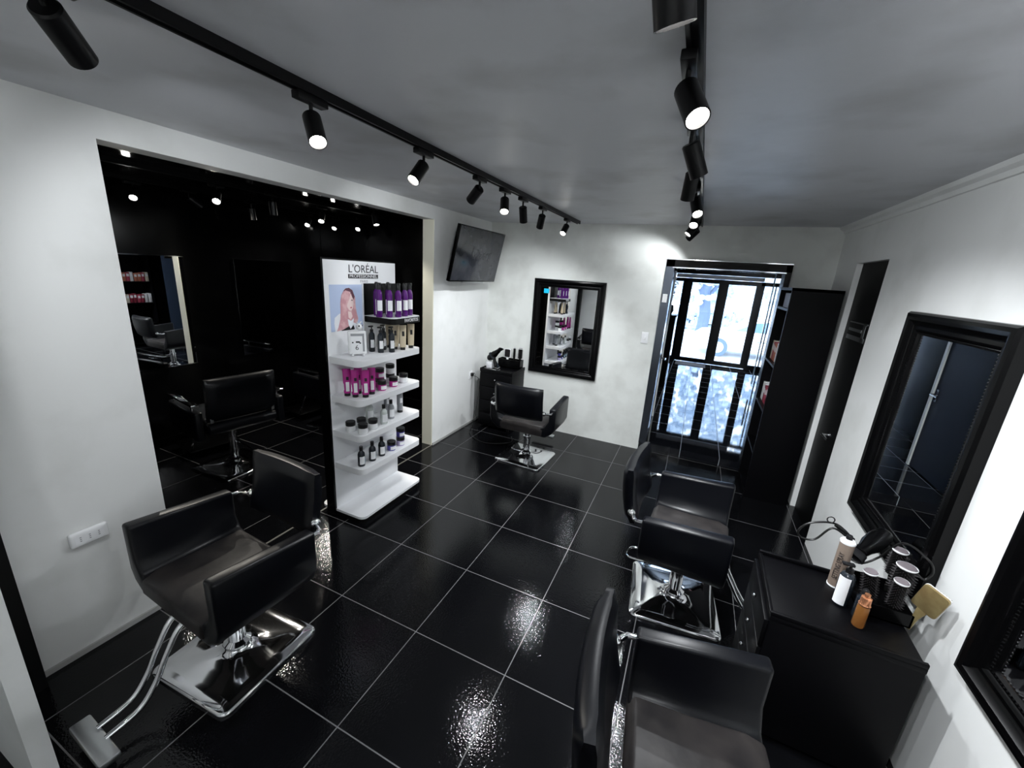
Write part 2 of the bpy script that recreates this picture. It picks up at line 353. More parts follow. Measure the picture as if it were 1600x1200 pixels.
# plinths with plants in the lobby
def plant(x, y, z, label, seed):
    r = random.Random(seed); t = thing('potted_plant', label, 'plant', T(x, y, z), 0, None)
    mb = MB(PLANTM); mb.lathe([(.0, 0), (.07, 0), (.10, .06), (.085, .14), (.07, .15), (.07, .13), (0, .13)], PLANTM, 14); mb.build('pot', t)
    mb = MB(PLANTM)
    for k in range(9):
        a = r.uniform(0, 6.28); l = r.uniform(.2, .42); b = r.uniform(.03, .13)
        P = smooth_path([(0, 0, .12), (b*.4*math.cos(a), b*.4*math.sin(a), .12+l*.5), (b*math.cos(a), b*math.sin(a), .12+l)], 4)
        mb.tube(P, .004, n=5)
        for q in P[3:]:
            for _ in range(2): mb.ball(q+Vector((r.uniform(-.03, .03), r.uniform(-.03, .03), r.uniform(-.02, .02))), .022, PLANTM, 6, 4, (1, .8, .4))
    mb.build('foliage', t)
    mb = MB(PETAL)
    for k in range(14): mb.ball((r.uniform(-.1, .1), r.uniform(-.1, .1), r.uniform(.28, .56)), .02, PETAL, 6, 4, (1, 1, .5))
    mb.build('flowers', t)['kind'] = 'stuff'
def plinth(x, y, label):
    mb = MB(BLKFR); mb.box(T(x-.3, y-.3, .17), T(x+.3, y+.3, 2.50)); mb.box(T(x-.33, y-.33, 2.50), T(x+.33, y+.33, 2.55), BLKFR); tag(mb.build('plinth'), label, 'plinth')
plinth(1.16, 12.6, 'tall black plinth at the left side of the lobby'); plant(1.16, 12.6, 2.55, 'flowering plant in dark pot on the left lobby plinth', 3)
plinth(4.95, 12.6, 'added black plinth under the stand-in plant at the right of the lobby'); plant(4.95, 12.6, 2.55, 'flowering plant in dark pot on the right lobby plinth', 5)  # right pair added as a solid stand-in for the left plant's mirror image

# ---- street outside
mb = MB(STREET); mb.poly([T(-25, 17.95, .12), T(30, 17.95, .12), T(30, 27, -1.45), T(-25, 27, -1.45)]); mb.poly([T(-25, 27, -1.45), T(30, 27, -1.45), T(30, 70, -1.45), T(-25, 70, -1.45)]); tag(mb.build('street_ground'), None, None, kind='structure')
def car():
    t = thing('car', 'white saloon car parked in the street beyond the glass doors', 'car', T(2.1, 31, -1.4))
    mb = MB(CARW)
    side = [(0, .30), (.02, .62), (.25, .80), (1.15, .92), (1.85, 1.34), (2.3, 1.42), (3.0, 1.40), (3.7, 1.02), (4.25, .95), (4.3, .5), (4.2, .25), (.2, .22)]
    mb.prism(side, 1, 0, 1.7, bev=.05, seg=2); mb.build('body', t)
    mb = MB(CARGL); mb.prism([(1.30, .95), (1.88, 1.27), (2.3, 1.34), (2.28, .95)], 1, -.006, .02); mb.prism([(2.36, .95), (2.38, 1.34), (2.95, 1.32), (3.45, 1.02), (3.4, .95)], 1, -.006, .02); mb.build('side_window', t)
    mb = MB(TYRE); mb.box((2.0, -.008, .62), (2.55, .01, .65)); mb.build('door_trim', t)
    for x in (.85, 3.4):
        mb = MB(TYRE); mb.cyl((x, .2, .31), (x, -.03, .31), .33, TYRE, 24); w = mb.build('wheel', t)
        mb = MB(RIM); mb.cyl((x, -.03, .31), (x, -.045, .31), .2, RIM, 20); mb.build('rim', w)
car()
t = thing('street_tree', 'broad leafy tree standing across the street', 'tree', T(2.6, 38, -1.45))
mb = MB(BARK); mb.tube([(0, 0, 0), (.05, 0, 1.2), (-.1, 0, 2.2), (.1, 0, 3.2)], lambda q: .26-.08*q, n=10); mb.tube([(0, 0, 1.9), (.8, .4, 3.2)], .08, n=8); mb.tube([(0, 0, 1.7), (-.7, .4, 3.0)], .08, n=8); mb.build('trunk', t)
mb = MB(LEAF)
for k in range(1500):
    a = random.uniform(0, 6.28); rr = 4.6*random.random()**.5; z = 3.9+random.uniform(-2.2, 2.6)
    mb.ball((rr*math.cos(a), rr*math.sin(a)*.5+.6, z), random.uniform(.08, .22), None, 5, 4, (1, 1, .7))
mb.build('foliage', t)
mb = MB(LEAF)
for k in range(260): mb.ball((random.uniform(-3, 4), random.uniform(-.5, .5), random.uniform(0, 1.2)), random.uniform(.12, .3), None, 6, 4)
tag(mb.build('hedge', None, T(6, 49, -1.45)), 'low hedge along the foot of the railing across the street', 'hedge')
t = thing('railing', 'tall metal railing across the street behind the car', 'fence', T(-8, 45.5, -1.45))
mb = MB(FENCE); mb.box((0, -.02, 2.2), (16, .02, 2.27)); mb.box((0, -.02, .3), (16, .02, .36)); mb.build('rail', t)
mb = MB(FENCE)
for k in range(90): mb.box((k*.18, -.01, 0), (k*.18+.03, .01, 2.4))
mb.build('bars', t)['kind'] = 'stuff'
t = thing('house', 'pale house with gabled roof across the street', 'house', T(6.2, 56, -1.45))
mb = MB(HOUSE); mb.box((-2.5, 0, 0), (8, 5, 3.4)); mb.build('wall', t)
mb = MB(HOUSE); mb.prism([(-2.9, 3.4), (2.6, 5.2), (8.3, 3.4)], 1, -.3, 5.2); mb.build('roof', t)

# ------------------------------------------------------------------ track lights
def rail(name_label, x, y0, y1, h=H):
    mb = MB(LAMPBLK); w = .035
    X = x*S; z1 = h*S; z0 = z1-.028
    mb.prism([(X-w/2, z1), (X-w/2, z0), (X-w/2+.009, z0), (X-w/2+.009, z0+.010), (X+w/2-.009, z0+.010), (X+w/2-.009, z0), (X+w/2, z0), (X+w/2, z1)], 1, y0*S, y1*S)
    tag(mb.build('lighting_track'), name_label, 'lighting track')
rail('long black lighting track on the left side of the ceiling', -.36, -2.6, 6.62)
rail('long black lighting track on the right side of the ceiling', 1.85, -2.6, 6.75)
rail('black lighting track on the side room ceiling nearer its far wall', -6.2, -1.0, 6.6)
rail('black lighting track on the side room ceiling nearer the opening', -4.8, -1.0, 6.6)
def track_light(x, y, aim, label, group, zt=4.43, h=H, watt=None, on=True, ang=64, col=None):
    aim = Vector(aim).normalized(); t = thing('track_light', label, 'spotlight', T(x, y, h), 0, group)
    zr = -.028                                      # underside of the track, local metres
    mb = MB(LAMPBLK); mb.box((-.017, -.055, zr-.022), (.017, .055, zr), bev=.003); mb.build('adapter', t)
    top = Vector((0, 0, (zt-h)*S))                  # centre of the back cap
    side = aim.cross(Vector((0, 0, 1))); side = side.normalized() if side.length > .05 else Vector((1, 0, 0))
    piv = top + aim*.012
    mb = MB(LAMPBLK); mb.cyl((0, 0, zr-.02), (0, 0, piv.z+.028), .006, n=10); mb.tube([(0, 0, piv.z+.03), Vector((0, 0, piv.z+.012)), piv], .006, n=8); mb.build('stem', t)
    r = .0275; L = .105
    X = Matrix.Translation(top) @ aim.to_track_quat('Z', 'Y').to_matrix().to_4x4()
    mb = MB(LAMPBLK); mb.lathe([(0, 0), (r-.004, 0), (r, .004), (r, L), (r-.003, L), (r-.004, L-.012), (0, L-.012)], None, 28, X); body = mb.build('lamp_body', t)
    mb = MB(LENS if on else CAPB); mb.lathe([(0, L-.007), (r-.0045, L-.007), (r-.0045, L-.0115), (0, L-.0115)], None, 24, X); mb.build('lens', body)
    if on:
        ld = bpy.data.lights.new('beam', 'SPOT'); ld.energy = watt or LAMP_W; ld.spot_size = math.radians(ang); ld.spot_blend = .55; ld.shadow_soft_size = .018; ld.color = col or (.93, .965, 1)
        lo = bpy.data.objects.new('beam', ld); COL.objects.link(lo); lo.parent = t; lo.matrix_local = Matrix.Translation(top + aim*(L+.002)) @ aim.to_track_quat('-Z', 'Y').to_matrix().to_4x4()
    return t
GL, GR, GA = 'spotlights on the left ceiling track', 'spotlights on the right ceiling track', 'spotlights in the black side room'
LS = [(-.40, -.74, (-.57, .66, -.49), 'large black spotlight in the top left corner of the photo'), (-.37, .43, (.53, -.28, -.80), 'lit spotlight above the wide opening, second on the left track'),
      (-.37, 1.60, (-.05, -.66, -.75), 'third spotlight of the left track, tilted left with a sliver of light'), (-.37, 2.62, (-.76, .41, -.51), 'fourth spotlight of the left track, slanting down left and dark'),
      (-.37, 3.27, (.28, -.55, -.79), 'brightly shining fifth spotlight of the left track, before the television'), (-.37, 3.85, (-.1, .50, -.86), 'dark upright sixth spotlight of the left track'),
      (-.37, 4.62, (-.34, .50, -.79), 'dark seventh spotlight of the left track, tilted slightly left'), (-.37, 5.89, (-.08, -.68, -.73), 'last spotlight at the far end of the left track')]
LW = {1: (40, 64), 2: (16, 70), 3: (12, 100), 4: (22, 80), 5: (30, 110), 6: (30, 110), 7: (22, 80), 0: (20, 95)}
for k, (x, y, a, l) in enumerate(LS): w, q = LW.get(k, (LAMP_W, 64)); track_light(x, y, a, l, GL, watt=w, ang=q)
RS = [(1.83, -.39, (.16, .36, -.92), 'dark spotlight cut by the top edge of the photo, right track'), (1.83, .60, (.37, -.52, -.77), 'largest lit spotlight on the right track, white lens facing the camera'),
      (1.83, 1.42, (.38, .36, -.85), 'dark spotlight just beyond the largest lit one, right track'), (1.83, 2.19, (-.08, .45, -.89), 'fourth spotlight of the right track, dark and nearly upright'),
      (1.83, 3.43, (.24, -.60, -.76), 'fifth spotlight of the right track, with yellowish glow'), (1.83, 4.45, (-.05, -.68, -.73), 'sixth spotlight of the right track, shining just below the fifth'),
      (1.83, 5.30, (-.50, -.3, -.8), 'next to last spotlight of the right track, tilted left'), (1.83, 6.15, (-.62, .42, -.66), 'last spotlight of the right track, above the entrance')]
RW = {1: (55, 66), 5: (44, 80), 0: (24, 95), 2: (70, 110), 3: (80, 110), 7: (15, 110), 6: (36, 110), 4: (30, 70)}
for k, (x, y, a, l) in enumerate(RS): w, q = RW.get(k, (LAMP_W, 64)); track_light(x, y, a, l, GR, watt=w, ang=q)
# unseen fill spotlights added behind the camera to brighten near walls and ceiling
BL = [(-.37, -1.45, (-.80, .05, -.50), 'added unseen fill spotlight, left track, aimed at the wall with the long socket'), (-.37, -2.3, (-.3, -.75, -.35), 'added unseen fill spotlight at the rear of the left track, aimed at the near wall')]
BR = [(1.83, -1.05, (.80, .55, -.42), 'added unseen fill spotlight of the right track, aimed at the right wall'), (1.83, -1.7, (.75, .62, -.40), 'added unseen fill spotlight of the right track, just behind the camera'), (1.83, -2.4, (-.2, -.85, -.3), 'added unseen fill spotlight at the rear of the right track, aimed at the near wall')]
for x, y, a, l in BL: track_light(x, y, a, l, GL, watt=8, ang=110)
for x, y, a, l in BR: track_light(x, y, a, l, GR, watt=38, ang=100)
AS = [(-6.25, 2.12, (.62, -.35, -.6), 'leftmost shining spotlight in the black side room', 1), (-4.8, 2.50, (.55, -.45, -.6), 'second shining spotlight from the left in the side room', 1),
      (-6.1, 2.82, (.3, .75, -.6), 'slanting spotlight between the two brightest ones in the side room', 1), (-6.1, 3.90, (0, .1, -1), 'unlit upright spotlight in the side room, left of the seam', 0),
      (-4.55, 3.20, (0, .05, -1), 'unlit spotlight near the opening edge in the side room', 0), (-4.9, 4.50, (.35, -.5, -.75), 'spotlight hanging above the row of three glowing lamps', 1),
      (-6.45, 5.50, (.35, -.6, -.6), 'left one of the three glowing lamps above the display stand', 1), (-6.3, 6.15, (.3, -.65, -.6), 'middle one of the three glowing lamps above the display stand', 1),
      (-5.6, 6.20, (.3, -.65, -.6), 'right one of the three glowing lamps above the display stand', 1), (-3.6, 4.50, (.3, -.1, -.9), 'small lamp near the top right corner of the opening', 1)]
for x, y, a, l, on in AS: track_light(x, y, a, l, GA, zt=4.42, watt=24, on=bool(on), ang=90, col=(1, .95, .85))

# ------------------------------------------------------------------ mirrors
def framed_mirror(name, label, origin, U, V, N, w, h, fw, proj, beads):
    """lower-left outer corner at origin; U, V along the wall, N into the room (metres)"""
    t = thing(name, label, 'mirror', origin)
    U, V, N = Vector(U), Vector(V), Vector(N)
    prof = [(0, 0), (0, .7), (.08, .92), (.22, 1.0), (.36, .92), (.46, .70), (.60, .58), (.74, .62), (.80, .55), (.86, .42), (.93, .42), (1.0, .22), (1.0, 0)]
    b = bmesh.new(); rings = []
    for a, z in prof:
        i = a*fw; c = [(i, i), (w-i, i), (w-i, h-i), (i, h-i)]
        rings.append([b.verts.new(U*p + V*q + N*(z*proj)) for p, q in c])
    for A, B in zip(rings, rings[1:]):
        for k in range(4): b.faces.new((A[k], A[(k+1) % 4], B[(k+1) % 4], B[k]))
    mb = MB(BLKFR); mb.absorb(b, BLKFR, True); mb.build('frame', t, sharp=25)
    i = fw*.97; mb = MB(MIRROR); q = N*(proj*.24); b = bmesh.new()
    f = b.faces.new([b.verts.new(U*x + V*y + q) for x, y in ((i, i), (w-i, i), (w-i, h-i), (i, h-i))]); mb.absorb(b, MIRROR, False); mb.build('mirror_glass', t)
    if beads:
        mb = MB(BLKFR); i = fw*.90; d = .0125
        for (x0, y0, x1, y1) in ((i, i, w-i, i), (w-i, i, w-i, h-i), (w-i, h-i, i, h-i), (i, h-i, i, i)):
            n = int(math.hypot(x1-x0, y1-y0)/d)
            for k in range(n): mb.ball(U*(x0+(x1-x0)*k/n) + V*(y0+(y1-y0)*k/n) + N*(proj*.46), .0048, None, 7, 5)
        mb.build('bead_trim', t)
    return t
framed_mirror('wall_mirror', 'black framed mirror on the back wall left of the entrance', T(-1.32, YB, 1.36), (1, 0, 0), (0, 0, 1), (0, -1, 0), 1.58*S, 2.10*S, .085, .045, False)
framed_mirror('wall_mirror', 'large black beaded mirror beside the recessed black door', T(XR, 3.68, 1.27), (0, -1, 0), (0, 0, 1), (-1, 0, 0), 1.62*S, 2.17*S, .105, .055, True)
framed_mirror('wall_mirror', 'black beaded mirror cut by the right edge of the photo', T(XR, 1.47, 1.27), (0, -1, 0), (0, 0, 1), (-1, 0, 0), 1.62*S, 2.17*S, .105, .055, True)
stk = MB(CYAN); stk.box(T(-1.09, 6.955, 3.155), T(-.98, 6.962, 3.25)); tag(stk.build('mirror_sticker'), 'small cyan square sticker on the back wall mirror', 'sticker')
for a, b, l in ((1.0, 2.86, 'frameless mirror on the black wall at the left edge of the opening'), (3.76, 5.05, 'dark frameless mirror on the black wall behind the display stand')):
    t = thing('frameless_mirror', l, 'mirror', T(AX, a, 1.48)); w = (b-a)*S
    mb = MB(MIRROR); mb.box((0, .004, .004), (.008, w-.004, .98)); mb.build('mirror_glass', t)
    mb = MB(CHROME); mb.box((0, 0, -.002), (.011, w, .003)); mb.box((0, 0, .981), (.011, w, .986)); mb.build('edge_strip', t)

# ------------------------------------------------------------------ salon chairs
def rounded_square(r, c, n=5):
    out = []
    for qx, qy, a0 in ((1, 1, 0), (-1, 1, 90), (-1, -1, 180), (1, -1, 270)):
        for k in range(n+1):
            a = math.radians(a0 + 90*k/n); out.append((qx*(r-c)+c*math.cos(a), qy*(r-c)+c*math.sin(a)))
    return out
def chrome_base(t, half=.235, rz=0):
    mb = MB(CHROME); b = bmesh.new(); rings = []
    for r, c, z in ((half, .035, .0), (half+.002, .036, .006), (half, .035, .014), (half-.008, .03, .019), (half-.06, .03, .022), (half-.12, .05, .027), (.080, .07, .036), (.055, .0549, .048), (.045, .0449, .075)):
        rings.append([b.verts.new((x, y, z)) for x, y in rounded_square(r, c)])
    for A, B in zip(rings, rings[1:]):
        n = len(A)
        for k in range(n): b.faces.new((A[k], A[(k+1) % n], B[(k+1) % n], B[k]))
    b.faces.new(rings[0][::-1]); b.faces.new(rings[-1])
    mb.absorb(b, CHROME, True); o = mb.build('base', t, sharp=50); o.rotation_euler = (0, 0, rz); return o
def backrest_mesh(w, h, th, curve=.02):
    """curved padded back: x width, z height, y thickness; origin at its bottom centre"""
    b = bmesh.new(); nx, nz = 14, 10; F = {}
    def P(i, j, s):
        u = i/nx*2-1; v = j/nz; rx = max(0, abs(u)-.80)/.20; rz = max(0, abs(v-.5)-.38)/.12
        e = math.sqrt(max(0, 1-min(1, rx*rx*.92+rz*rz*.92)))
        return Vector((u*w/2, s*th/2*(.35+.65*e) - curve*(1-u*u)*1.0 - .012*math.sin(v*PI), v*h))
    for s in (1, -1):
        for i in range(nx+1):
            for j in range(nz+1): F[i, j, s] = b.verts.new(P(i, j, s))
    for i in range(nx):
        for j in range(nz):
            b.faces.new((F[i, j, 1], F[i, j+1, 1], F[i+1, j+1, 1], F[i+1, j, 1])); b.faces.new((F[i, j, -1], F[i+1, j, -1], F[i+1, j+1, -1], F[i, j+1, -1]))
    for i in range(nx):
        for j in (0, nz): b.faces.new((F[i, j, 1], F[i+1, j, 1], F[i+1, j, -1], F[i, j, -1]))
    for j in range(nz):
        for i in (0, nx): b.faces.new((F[i, j, 1], F[i, j+1, 1], F[i, j+1, -1], F[i, j, -1]))
    bmesh.ops.recalc_face_normals(b, faces=b.faces); return b
def box_chair(name, label, loc, rz, zt, base_rot, W=.655, back_h=.30, back_w=.455, footrest=True, back_z=None, lever=1):
    """padded box arms, U-shaped seat, separate back on chrome brackets; faces local +y; zt = arm top height"""
    t = thing(name, label, 'salon chair', loc, rz)
    hw = W/2; th = .062; zb = zt-.30; y0, y1 = -.20, .208
    chrome_base(t, rz=base_rot-rz)
    mb = MB(CHROME); mb.lathe([(.0, .05), (.052, .05), (.055, .07), (.036, .085), (.036, zb-.12), (.040, zb-.12), (.040, zb-.10), (.030, zb-.10), (.030, zb), (0, zb)], None, 24); mb.build('gas_column', t)
    mb = MB(BLKM); mb.box((-.10, -.12, zb-.03), (.10, .12, zb+.01), bev=.006); mb.build('seat_plate', t)
    for s in (-1, 1):                    # arm: upright slab whose foot turns in under the seat
        pts = [(s*hw, zt), (s*hw, zb+.10), (s*(hw-.025), zb+.045), (s*(hw-.085), zb), (s*(hw-.14), zb-.004), (s*(hw-.14), zb+.085), (s*(hw-.095), zb+.10), (s*(hw-th), zb+.16), (s*(hw-th), zt)]
        mb = MB(LEATHER); mb.prism(pts, 1, y0, y1, bev=.014, seg=3)
        for v in mb.bm.verts:                # the arm rises towards the front
            if v.co.z > zb+.2: v.co.z += (v.co.y/.22)*.018
        mb.build('armrest', t)
        ys = .003 if s else 0
        mb = MB(CHROME)
        mb.tube([(s*(hw-.03), y0+.02, zt-.045), (s*(hw-.03), y0-.03, zt-.05), (s*(hw-.045), y0-.045, zt-.05), (s*(back_w/2-.002), y0-.068, zt-.045)], .0105, n=12)
        mb.ball((s*(back_w/2+.012), y0-.068, zt-.045), .021, None, 14, 10); mb.build('back_bracket', t)
    mb = MB(LEATHER_IN); mb.prism([(y0-.0, zb+.0), (y1-.02, zb-.002), (y1+.012, zb+.03), (y1+.006, zb+.088), (y1-.05, zb+.108), (0, zb+.098), (y0+.02, zb+.10), (y0-.004, zb+.07)], 0, -(hw-.11), hw-.11, bev=.012, seg=3); mb.build('seat', t)
    b = backrest_mesh(back_w, back_h, .075)
    X = Matrix.Translation((0, y0-.058, (back_z if back_z else zt-.115))) @ Matrix.Rotation(math.radians(9), 4, 'X')
    mb = MB(LEATHER); mb.absorb(b, LEATHER, True, X); mb.build('backrest', t, sharp=60)
    # pump lever
    mb = MB(CHROME); a = lever
    mb.tube(smooth_path([(.02*a, -.03, zb-.13), (.06*a, -.17, zb-.13), (.06*a, -.27, zb-.14), (.02*a, -.285, zb-.14), (-.04*a, -.27, zb-.14), (-.05*a, -.21, zb-.135)], 5), .006, n=8); mb.build('pump_lever', t)
    if footrest:
        mb = MB(CHROME)
        for s in (-1, 1): mb.tube(smooth_path([(s*.033, .10, zb-.01), (s*.033, .20, zb-.015), (s*.033, .26, zb-.10), (s*.033, .31, .17), (s*.033, .37, .105), (s*.033, .47, .085)], 6), .0105, n=12)
        fo = mb.build('footrest', t)
        mb = MB(BRUSHED); mb.box((-.125, .46, .055), (.125, .520, .082), bev=.006, seg=2); mb.build('foot_bar', fo)
    return t
box_chair('salon_chair', 'black leather salon chair at the left beside the white wall, footrest showing', T(-1.31, .07), math.radians(180-3), .665, math.radians(3), W=.665)
box_chair('salon_chair', 'black salon chair facing the back wall mirror, seen from behind', T(-.60, 5.33), math.radians(0), .63, math.radians(-3))
box_chair('salon_chair', 'black salon chair standing beyond the nearest one on the right, square base visible', T(2.34, 2.76), math.radians(-90-4), .65, math.radians(5))
box_chair('salon_chair', 'nearest black salon chair, cut off by the bottom edge of the photo', T(2.50, .24), math.radians(-90+6), .635, math.radians(-4), back_h=.33, back_w=.49, back_z=.475)

def arm_chair(label, loc, rz, base_rot, zt=.62):
    t = thing('styling_chair', label, 'salon chair', loc, rz)
    chrome_base(t, .235, base_rot-rz); zb = .42; hw = .31
    mb = MB(CHROME); mb.lathe([(.0, .05), (.05, .05), (.055, .07), (.034, .085), (.034, zb-.03), (0, zb-.03)], None, 24); mb.build('gas_column', t)
    mb = MB(LEATHER); mb.box((-hw+.05, -.20, zb), (hw-.05, .24, zb+.12), bev=.03, seg=3); mb.cyl((-hw+.055, -.225, zb+.045), (hw-.055, -.225, zb+.045), .05, None, 20, bev=.01); mb.build('seat', t)
    for s in (-1, 1):
        mb = MB(LEATHER); mb.box((s*hw-.03*(s > 0)-.0, -.25, zb-.03), (s*hw+.03*(s < 0)+.0, .24, zt), bev=.015, seg=3, X=Matrix.Translation((s*.02, 0, 0))); mb.box((s*(hw-.01)-.028, -.25, zb-.03), (s*(hw-.01)+.028, .24, zt), bev=.015, seg=3)
        a = mb.build('armrest', t)
        mb = MB(CHROME); mb.box((s*hw-.026, -.24, zt+.045), (s*hw+.026, .23, zt+.062), bev=.005)
        for y in (-.17, .17): mb.cyl((s*hw, y, zt-.01), (s*hw, y, zt+.05), .008)
        mb.build('chrome_rail', a)
        mb = MB(BRUSHED); mb.box((s*(hw-.085)-.012, -.268, zb+.10), (s*(hw-.085)+.012, -.258, zb+.20), bev=.004); mb.build('hinge_plate', t)
    X = Matrix.Translation((0, -.235, zb+.11)) @ Matrix.Rotation(math.radians(7), 4, 'X')
    mb = MB(LEATHER); mb.absorb(backrest_mesh(.50, .34, .07, .008), LEATHER, True, X); mb.build('backrest', t, sharp=60)
    mb = MB(CHROME); mb.tube(smooth_path([(.03, -.03, .22), (.05, -.16, .20), (.05, -.25, .19), (.14, -.27, .19), (.17, -.20, .19)], 5), .006, n=8); mb.build('pump_lever', t)
    mb = MB(CHROME)
    for s in (-1, 1): mb.tube(smooth_path([(s*.17, .18, zb+.01), (s*.17, .27, zb-.08), (s*.17, .40, .09)], 6), .010, n=10)
    fo = mb.build('footrest', t)
    mb = MB(BLKFR); mb.box((-.2, .36, .06), (.2, .72, .075), bev=.005, X=None); mb.build('foot_plate', fo)
    return t
arm_chair('black chair with chrome arm rails in the black side room, seen from behind', T(-4.85, 2.30), math.radians(90-9), math.radians(2))
arm_chair('black chair with chrome arm rails half hidden by the display stand', T(-4.95, 4.62), math.radians(90-5), math.radians(2))

# ------------------------------------------------------------------ television
t = thing('television', 'flat black television tilted down on the left wall', 'television', T(-2.02, 5.66, 3.81))
TX = Matrix(((0, 0, 1), (1, 0, 0), (0, 1, 0))).to_4x4()                       # local (right, up, out) -> world (y, z, x)
TM = Matrix.Rotation(.22, 4, 'Y') @ TX
tw, thh = 1.80*S, 1.80*S*9/16
mb = MB(BLKFR); mb.box((-tw/2, -thh/2, -.035), (tw/2, thh/2, 0), BLKFR, .004, X=TM); mb.box((-.28, -.16, -.07), (.28, .14, -.033), BLKM, .01, X=TM); mb.build('casing', t)
mb = MB(SCREEN); mb.box((-tw/2+.009, -thh/2+.014, -.001), (tw/2-.009, thh/2-.009, .0015), X=TM); scr = mb.build('screen', t)
text_part('screen_logo', 'Gilbert', .15, SCRTXT, scr, lambda u, v, w: TM @ Vector((u*.9+.02, v+.015, w+.0022)), .0001, 'faint dark lettering on the screen')
mb = MB(BRUSHED); mb.box((-.20, -thh/2-.012, -.03), (.20, -thh/2-.001, -.004), X=TM); mb.build('lower_bar', t)
mb = MB(BLKM); mb.box(T(-.42, -.25, -.25), T(-.36, .25, .25)); mb.box(T(-.44, -.08, -.08), T(-.06, .08, .08)); mb.build('wall_bracket', t)
# ------------------------------------------------------------------ wall plates
def plate(label, M4, w, h, kind):
    t = thing('wall_socket' if kind != 'switch' else 'light_switch', label, 'socket' if kind != 'switch' else 'switch', M4.translation)
    R3 = M4.to_3x3().to_4x4(); mb = MB(WHITEG); mb.box((-w/2, -h/2, 0), (w/2, h/2, .022 if kind == 'long' else .009), bev=.009 if kind == 'long' else .004, seg=3, X=R3); p = mb.build('plate', t)
    if kind == 'long':
        mb = MB(INKG); 
        for k in (-1, 0, 1):
            for j in (-1, 0, 1): mb.box((k*.030-.0028, j*.0085-.002, .0215), (k*.030+.0028, j*.0085+.002, .0226), X=R3)
        mb.build('socket_holes', t)
        mb = MB(WHITE); mb.box((-.048, -.019, .0212), (.048, .019, .0222), bev=.0004, seg=1, X=R3); mb.build('insert', t)
    else:
        mb = MB(WHITEG); mb.box((-.010, -.018, .006), (.010, .018, .013), bev=.002, X=R3); mb.build('rocker', t)
    return t
FX = Matrix(((0, 0, 1, 0), (1, 0, 0, 0), (0, 1, 0, 0), (0, 0, 0, 1)))           # faces +x
FY = Matrix(((1, 0, 0, 0), (0, 0, -1, 0), (0, 1, 0, 0), (0, 0, 0, 1)))          # faces -y
def at(M0, p): q = M0.copy(); q.translation = p; return q
plate('white triple wall socket low on the left wall', at(FX, T(XL, -.365, 1.12)), .128, .068, 'long')
plate('white light switch on the back wall left of the entrance', at(FY, T(1.16, YB, 2.43)), .07, .115, 'switch')
plate('small white socket on the left wall by the corner drawer unit', at(FX, T(XL, 6.28, 1.20)), .08, .08, 'socket')

# ------------------------------------------------------------------ display stand
t = thing('display_stand', 'white double-sided product display stand in the wide opening', 'display stand', (0, 0, 0))
PX = -2.20; SY0, SY1 = 2.06, 3.38
mb = MB(WHITE); mb.box(T(PX-.06, SY0, .12), T(PX, SY1, 3.57), bev=.002); pan = mb.build('panel', t); 
mb = MB(BLKFR); mb.box(T(PX-.16, SY0-.012, 0.02), T(PX-.06, SY1, 3.59)); mb.box(T(PX-.16, SY0-.03, .02), T(PX-.004, SY0-.001, 3.59)); mb.build('black_back_panel', t)
def shelf_pts(x0, x1, y0, y1, r):
    out = [(x0, y0), (x0, y1)]
    s = 1 if x1 > x0 else -1
    for k in range(7): a = PI/2*k/6; out.append((x1-s*r+s*r*math.sin(a), y1-r+r*math.cos(a)))
    for k in range(7): a = PI/2*k/6; out.append((x1-s*r+s*r*math.cos(a), y0+r-r*math.sin(a)))
    return [(x*S, y*S) for x, y in out]
SH = [2.36, 1.83, 1.335, .85]
for z in SH:
    mb = MB(WHITE); mb.prism(shelf_pts(PX-.01, -1.70, SY0+.01, SY1-.01, .09), 2, (z-.09)*S, z*S, bev=.002, seg=1); mb.build('shelf', t)
mb = MB(WHITE); mb.prism(shelf_pts(PX-.01, -1.70, SY0-.01, SY1, .09), 2, .085*S, .12*S); mb.prism(shelf_pts(PX-.15, -2.50, SY0-.01, SY1, .09), 2, .085*S, .12*S); bs = mb.build('base_platform', t)
mb = MB(BLKM); mb.prism(shelf_pts(PX-.03, -1.72, SY0+.01, SY1-.02, .09), 2, 0, .085*S); mb.prism(shelf_pts(PX-.1, -2.48, SY0+.01, SY1-.02, .09), 2, 0, .085*S); mb.build('plinth', t)
mb = MB(WHITE, BLKM); mb.prism(shelf_pts(PX, -1.70, 2.73, SY1-.02, .08), 2, 2.835*S, 2.845*S, WHITE); mb.prism(shelf_pts(PX, -1.695, 2.725, SY1-.015, .08), 2, 2.755*S, 2.836*S, BLKM); fav = mb.build('shelf', t); fav['label'] = 'short black-edged top shelf with white lettering'
text_part('shelf_lettering', 'FAVORITOS', .034, INKW, fav, XFACE(-1.694*S, 3.12*S, 2.797*S), .0004, width=.15)
mb = MB(BLKM); mb.box(T(PX-.001, 2.72, 2.845), T(PX+.012, SY1-.01, 3.28)); mb.build('black_backing', t)
for s in (2.70,): mb = MB(WHITE); mb.box(T(PX, s-.015, 2.36), T(PX+.02, s, 3.28)); mb.build('divider', t)
text_part('header_lettering', "L'OR\u00c9AL", .072, INK, pan, XFACE(PX*S+.0008, 2.735*S, 3.465*S), .0003, width=.272)
mb = MB(INK); mb.box(T(PX, 2.455, 3.345), T(PX+.002, 3.01, 3.40)); nb = mb.build('header_band', pan)
text_part('band_lettering', 'PROFESSIONNEL', .030, INKW, pan, XFACE(PX*S+.0014, 2.7325*S, 3.3725*S), .0003, width=.255)
text_part('city_lettering', 'PARIS', .024, INKG, pan, XFACE(PX*S+.0008, 2.735*S, 3.305*S), .0003, width=.07)
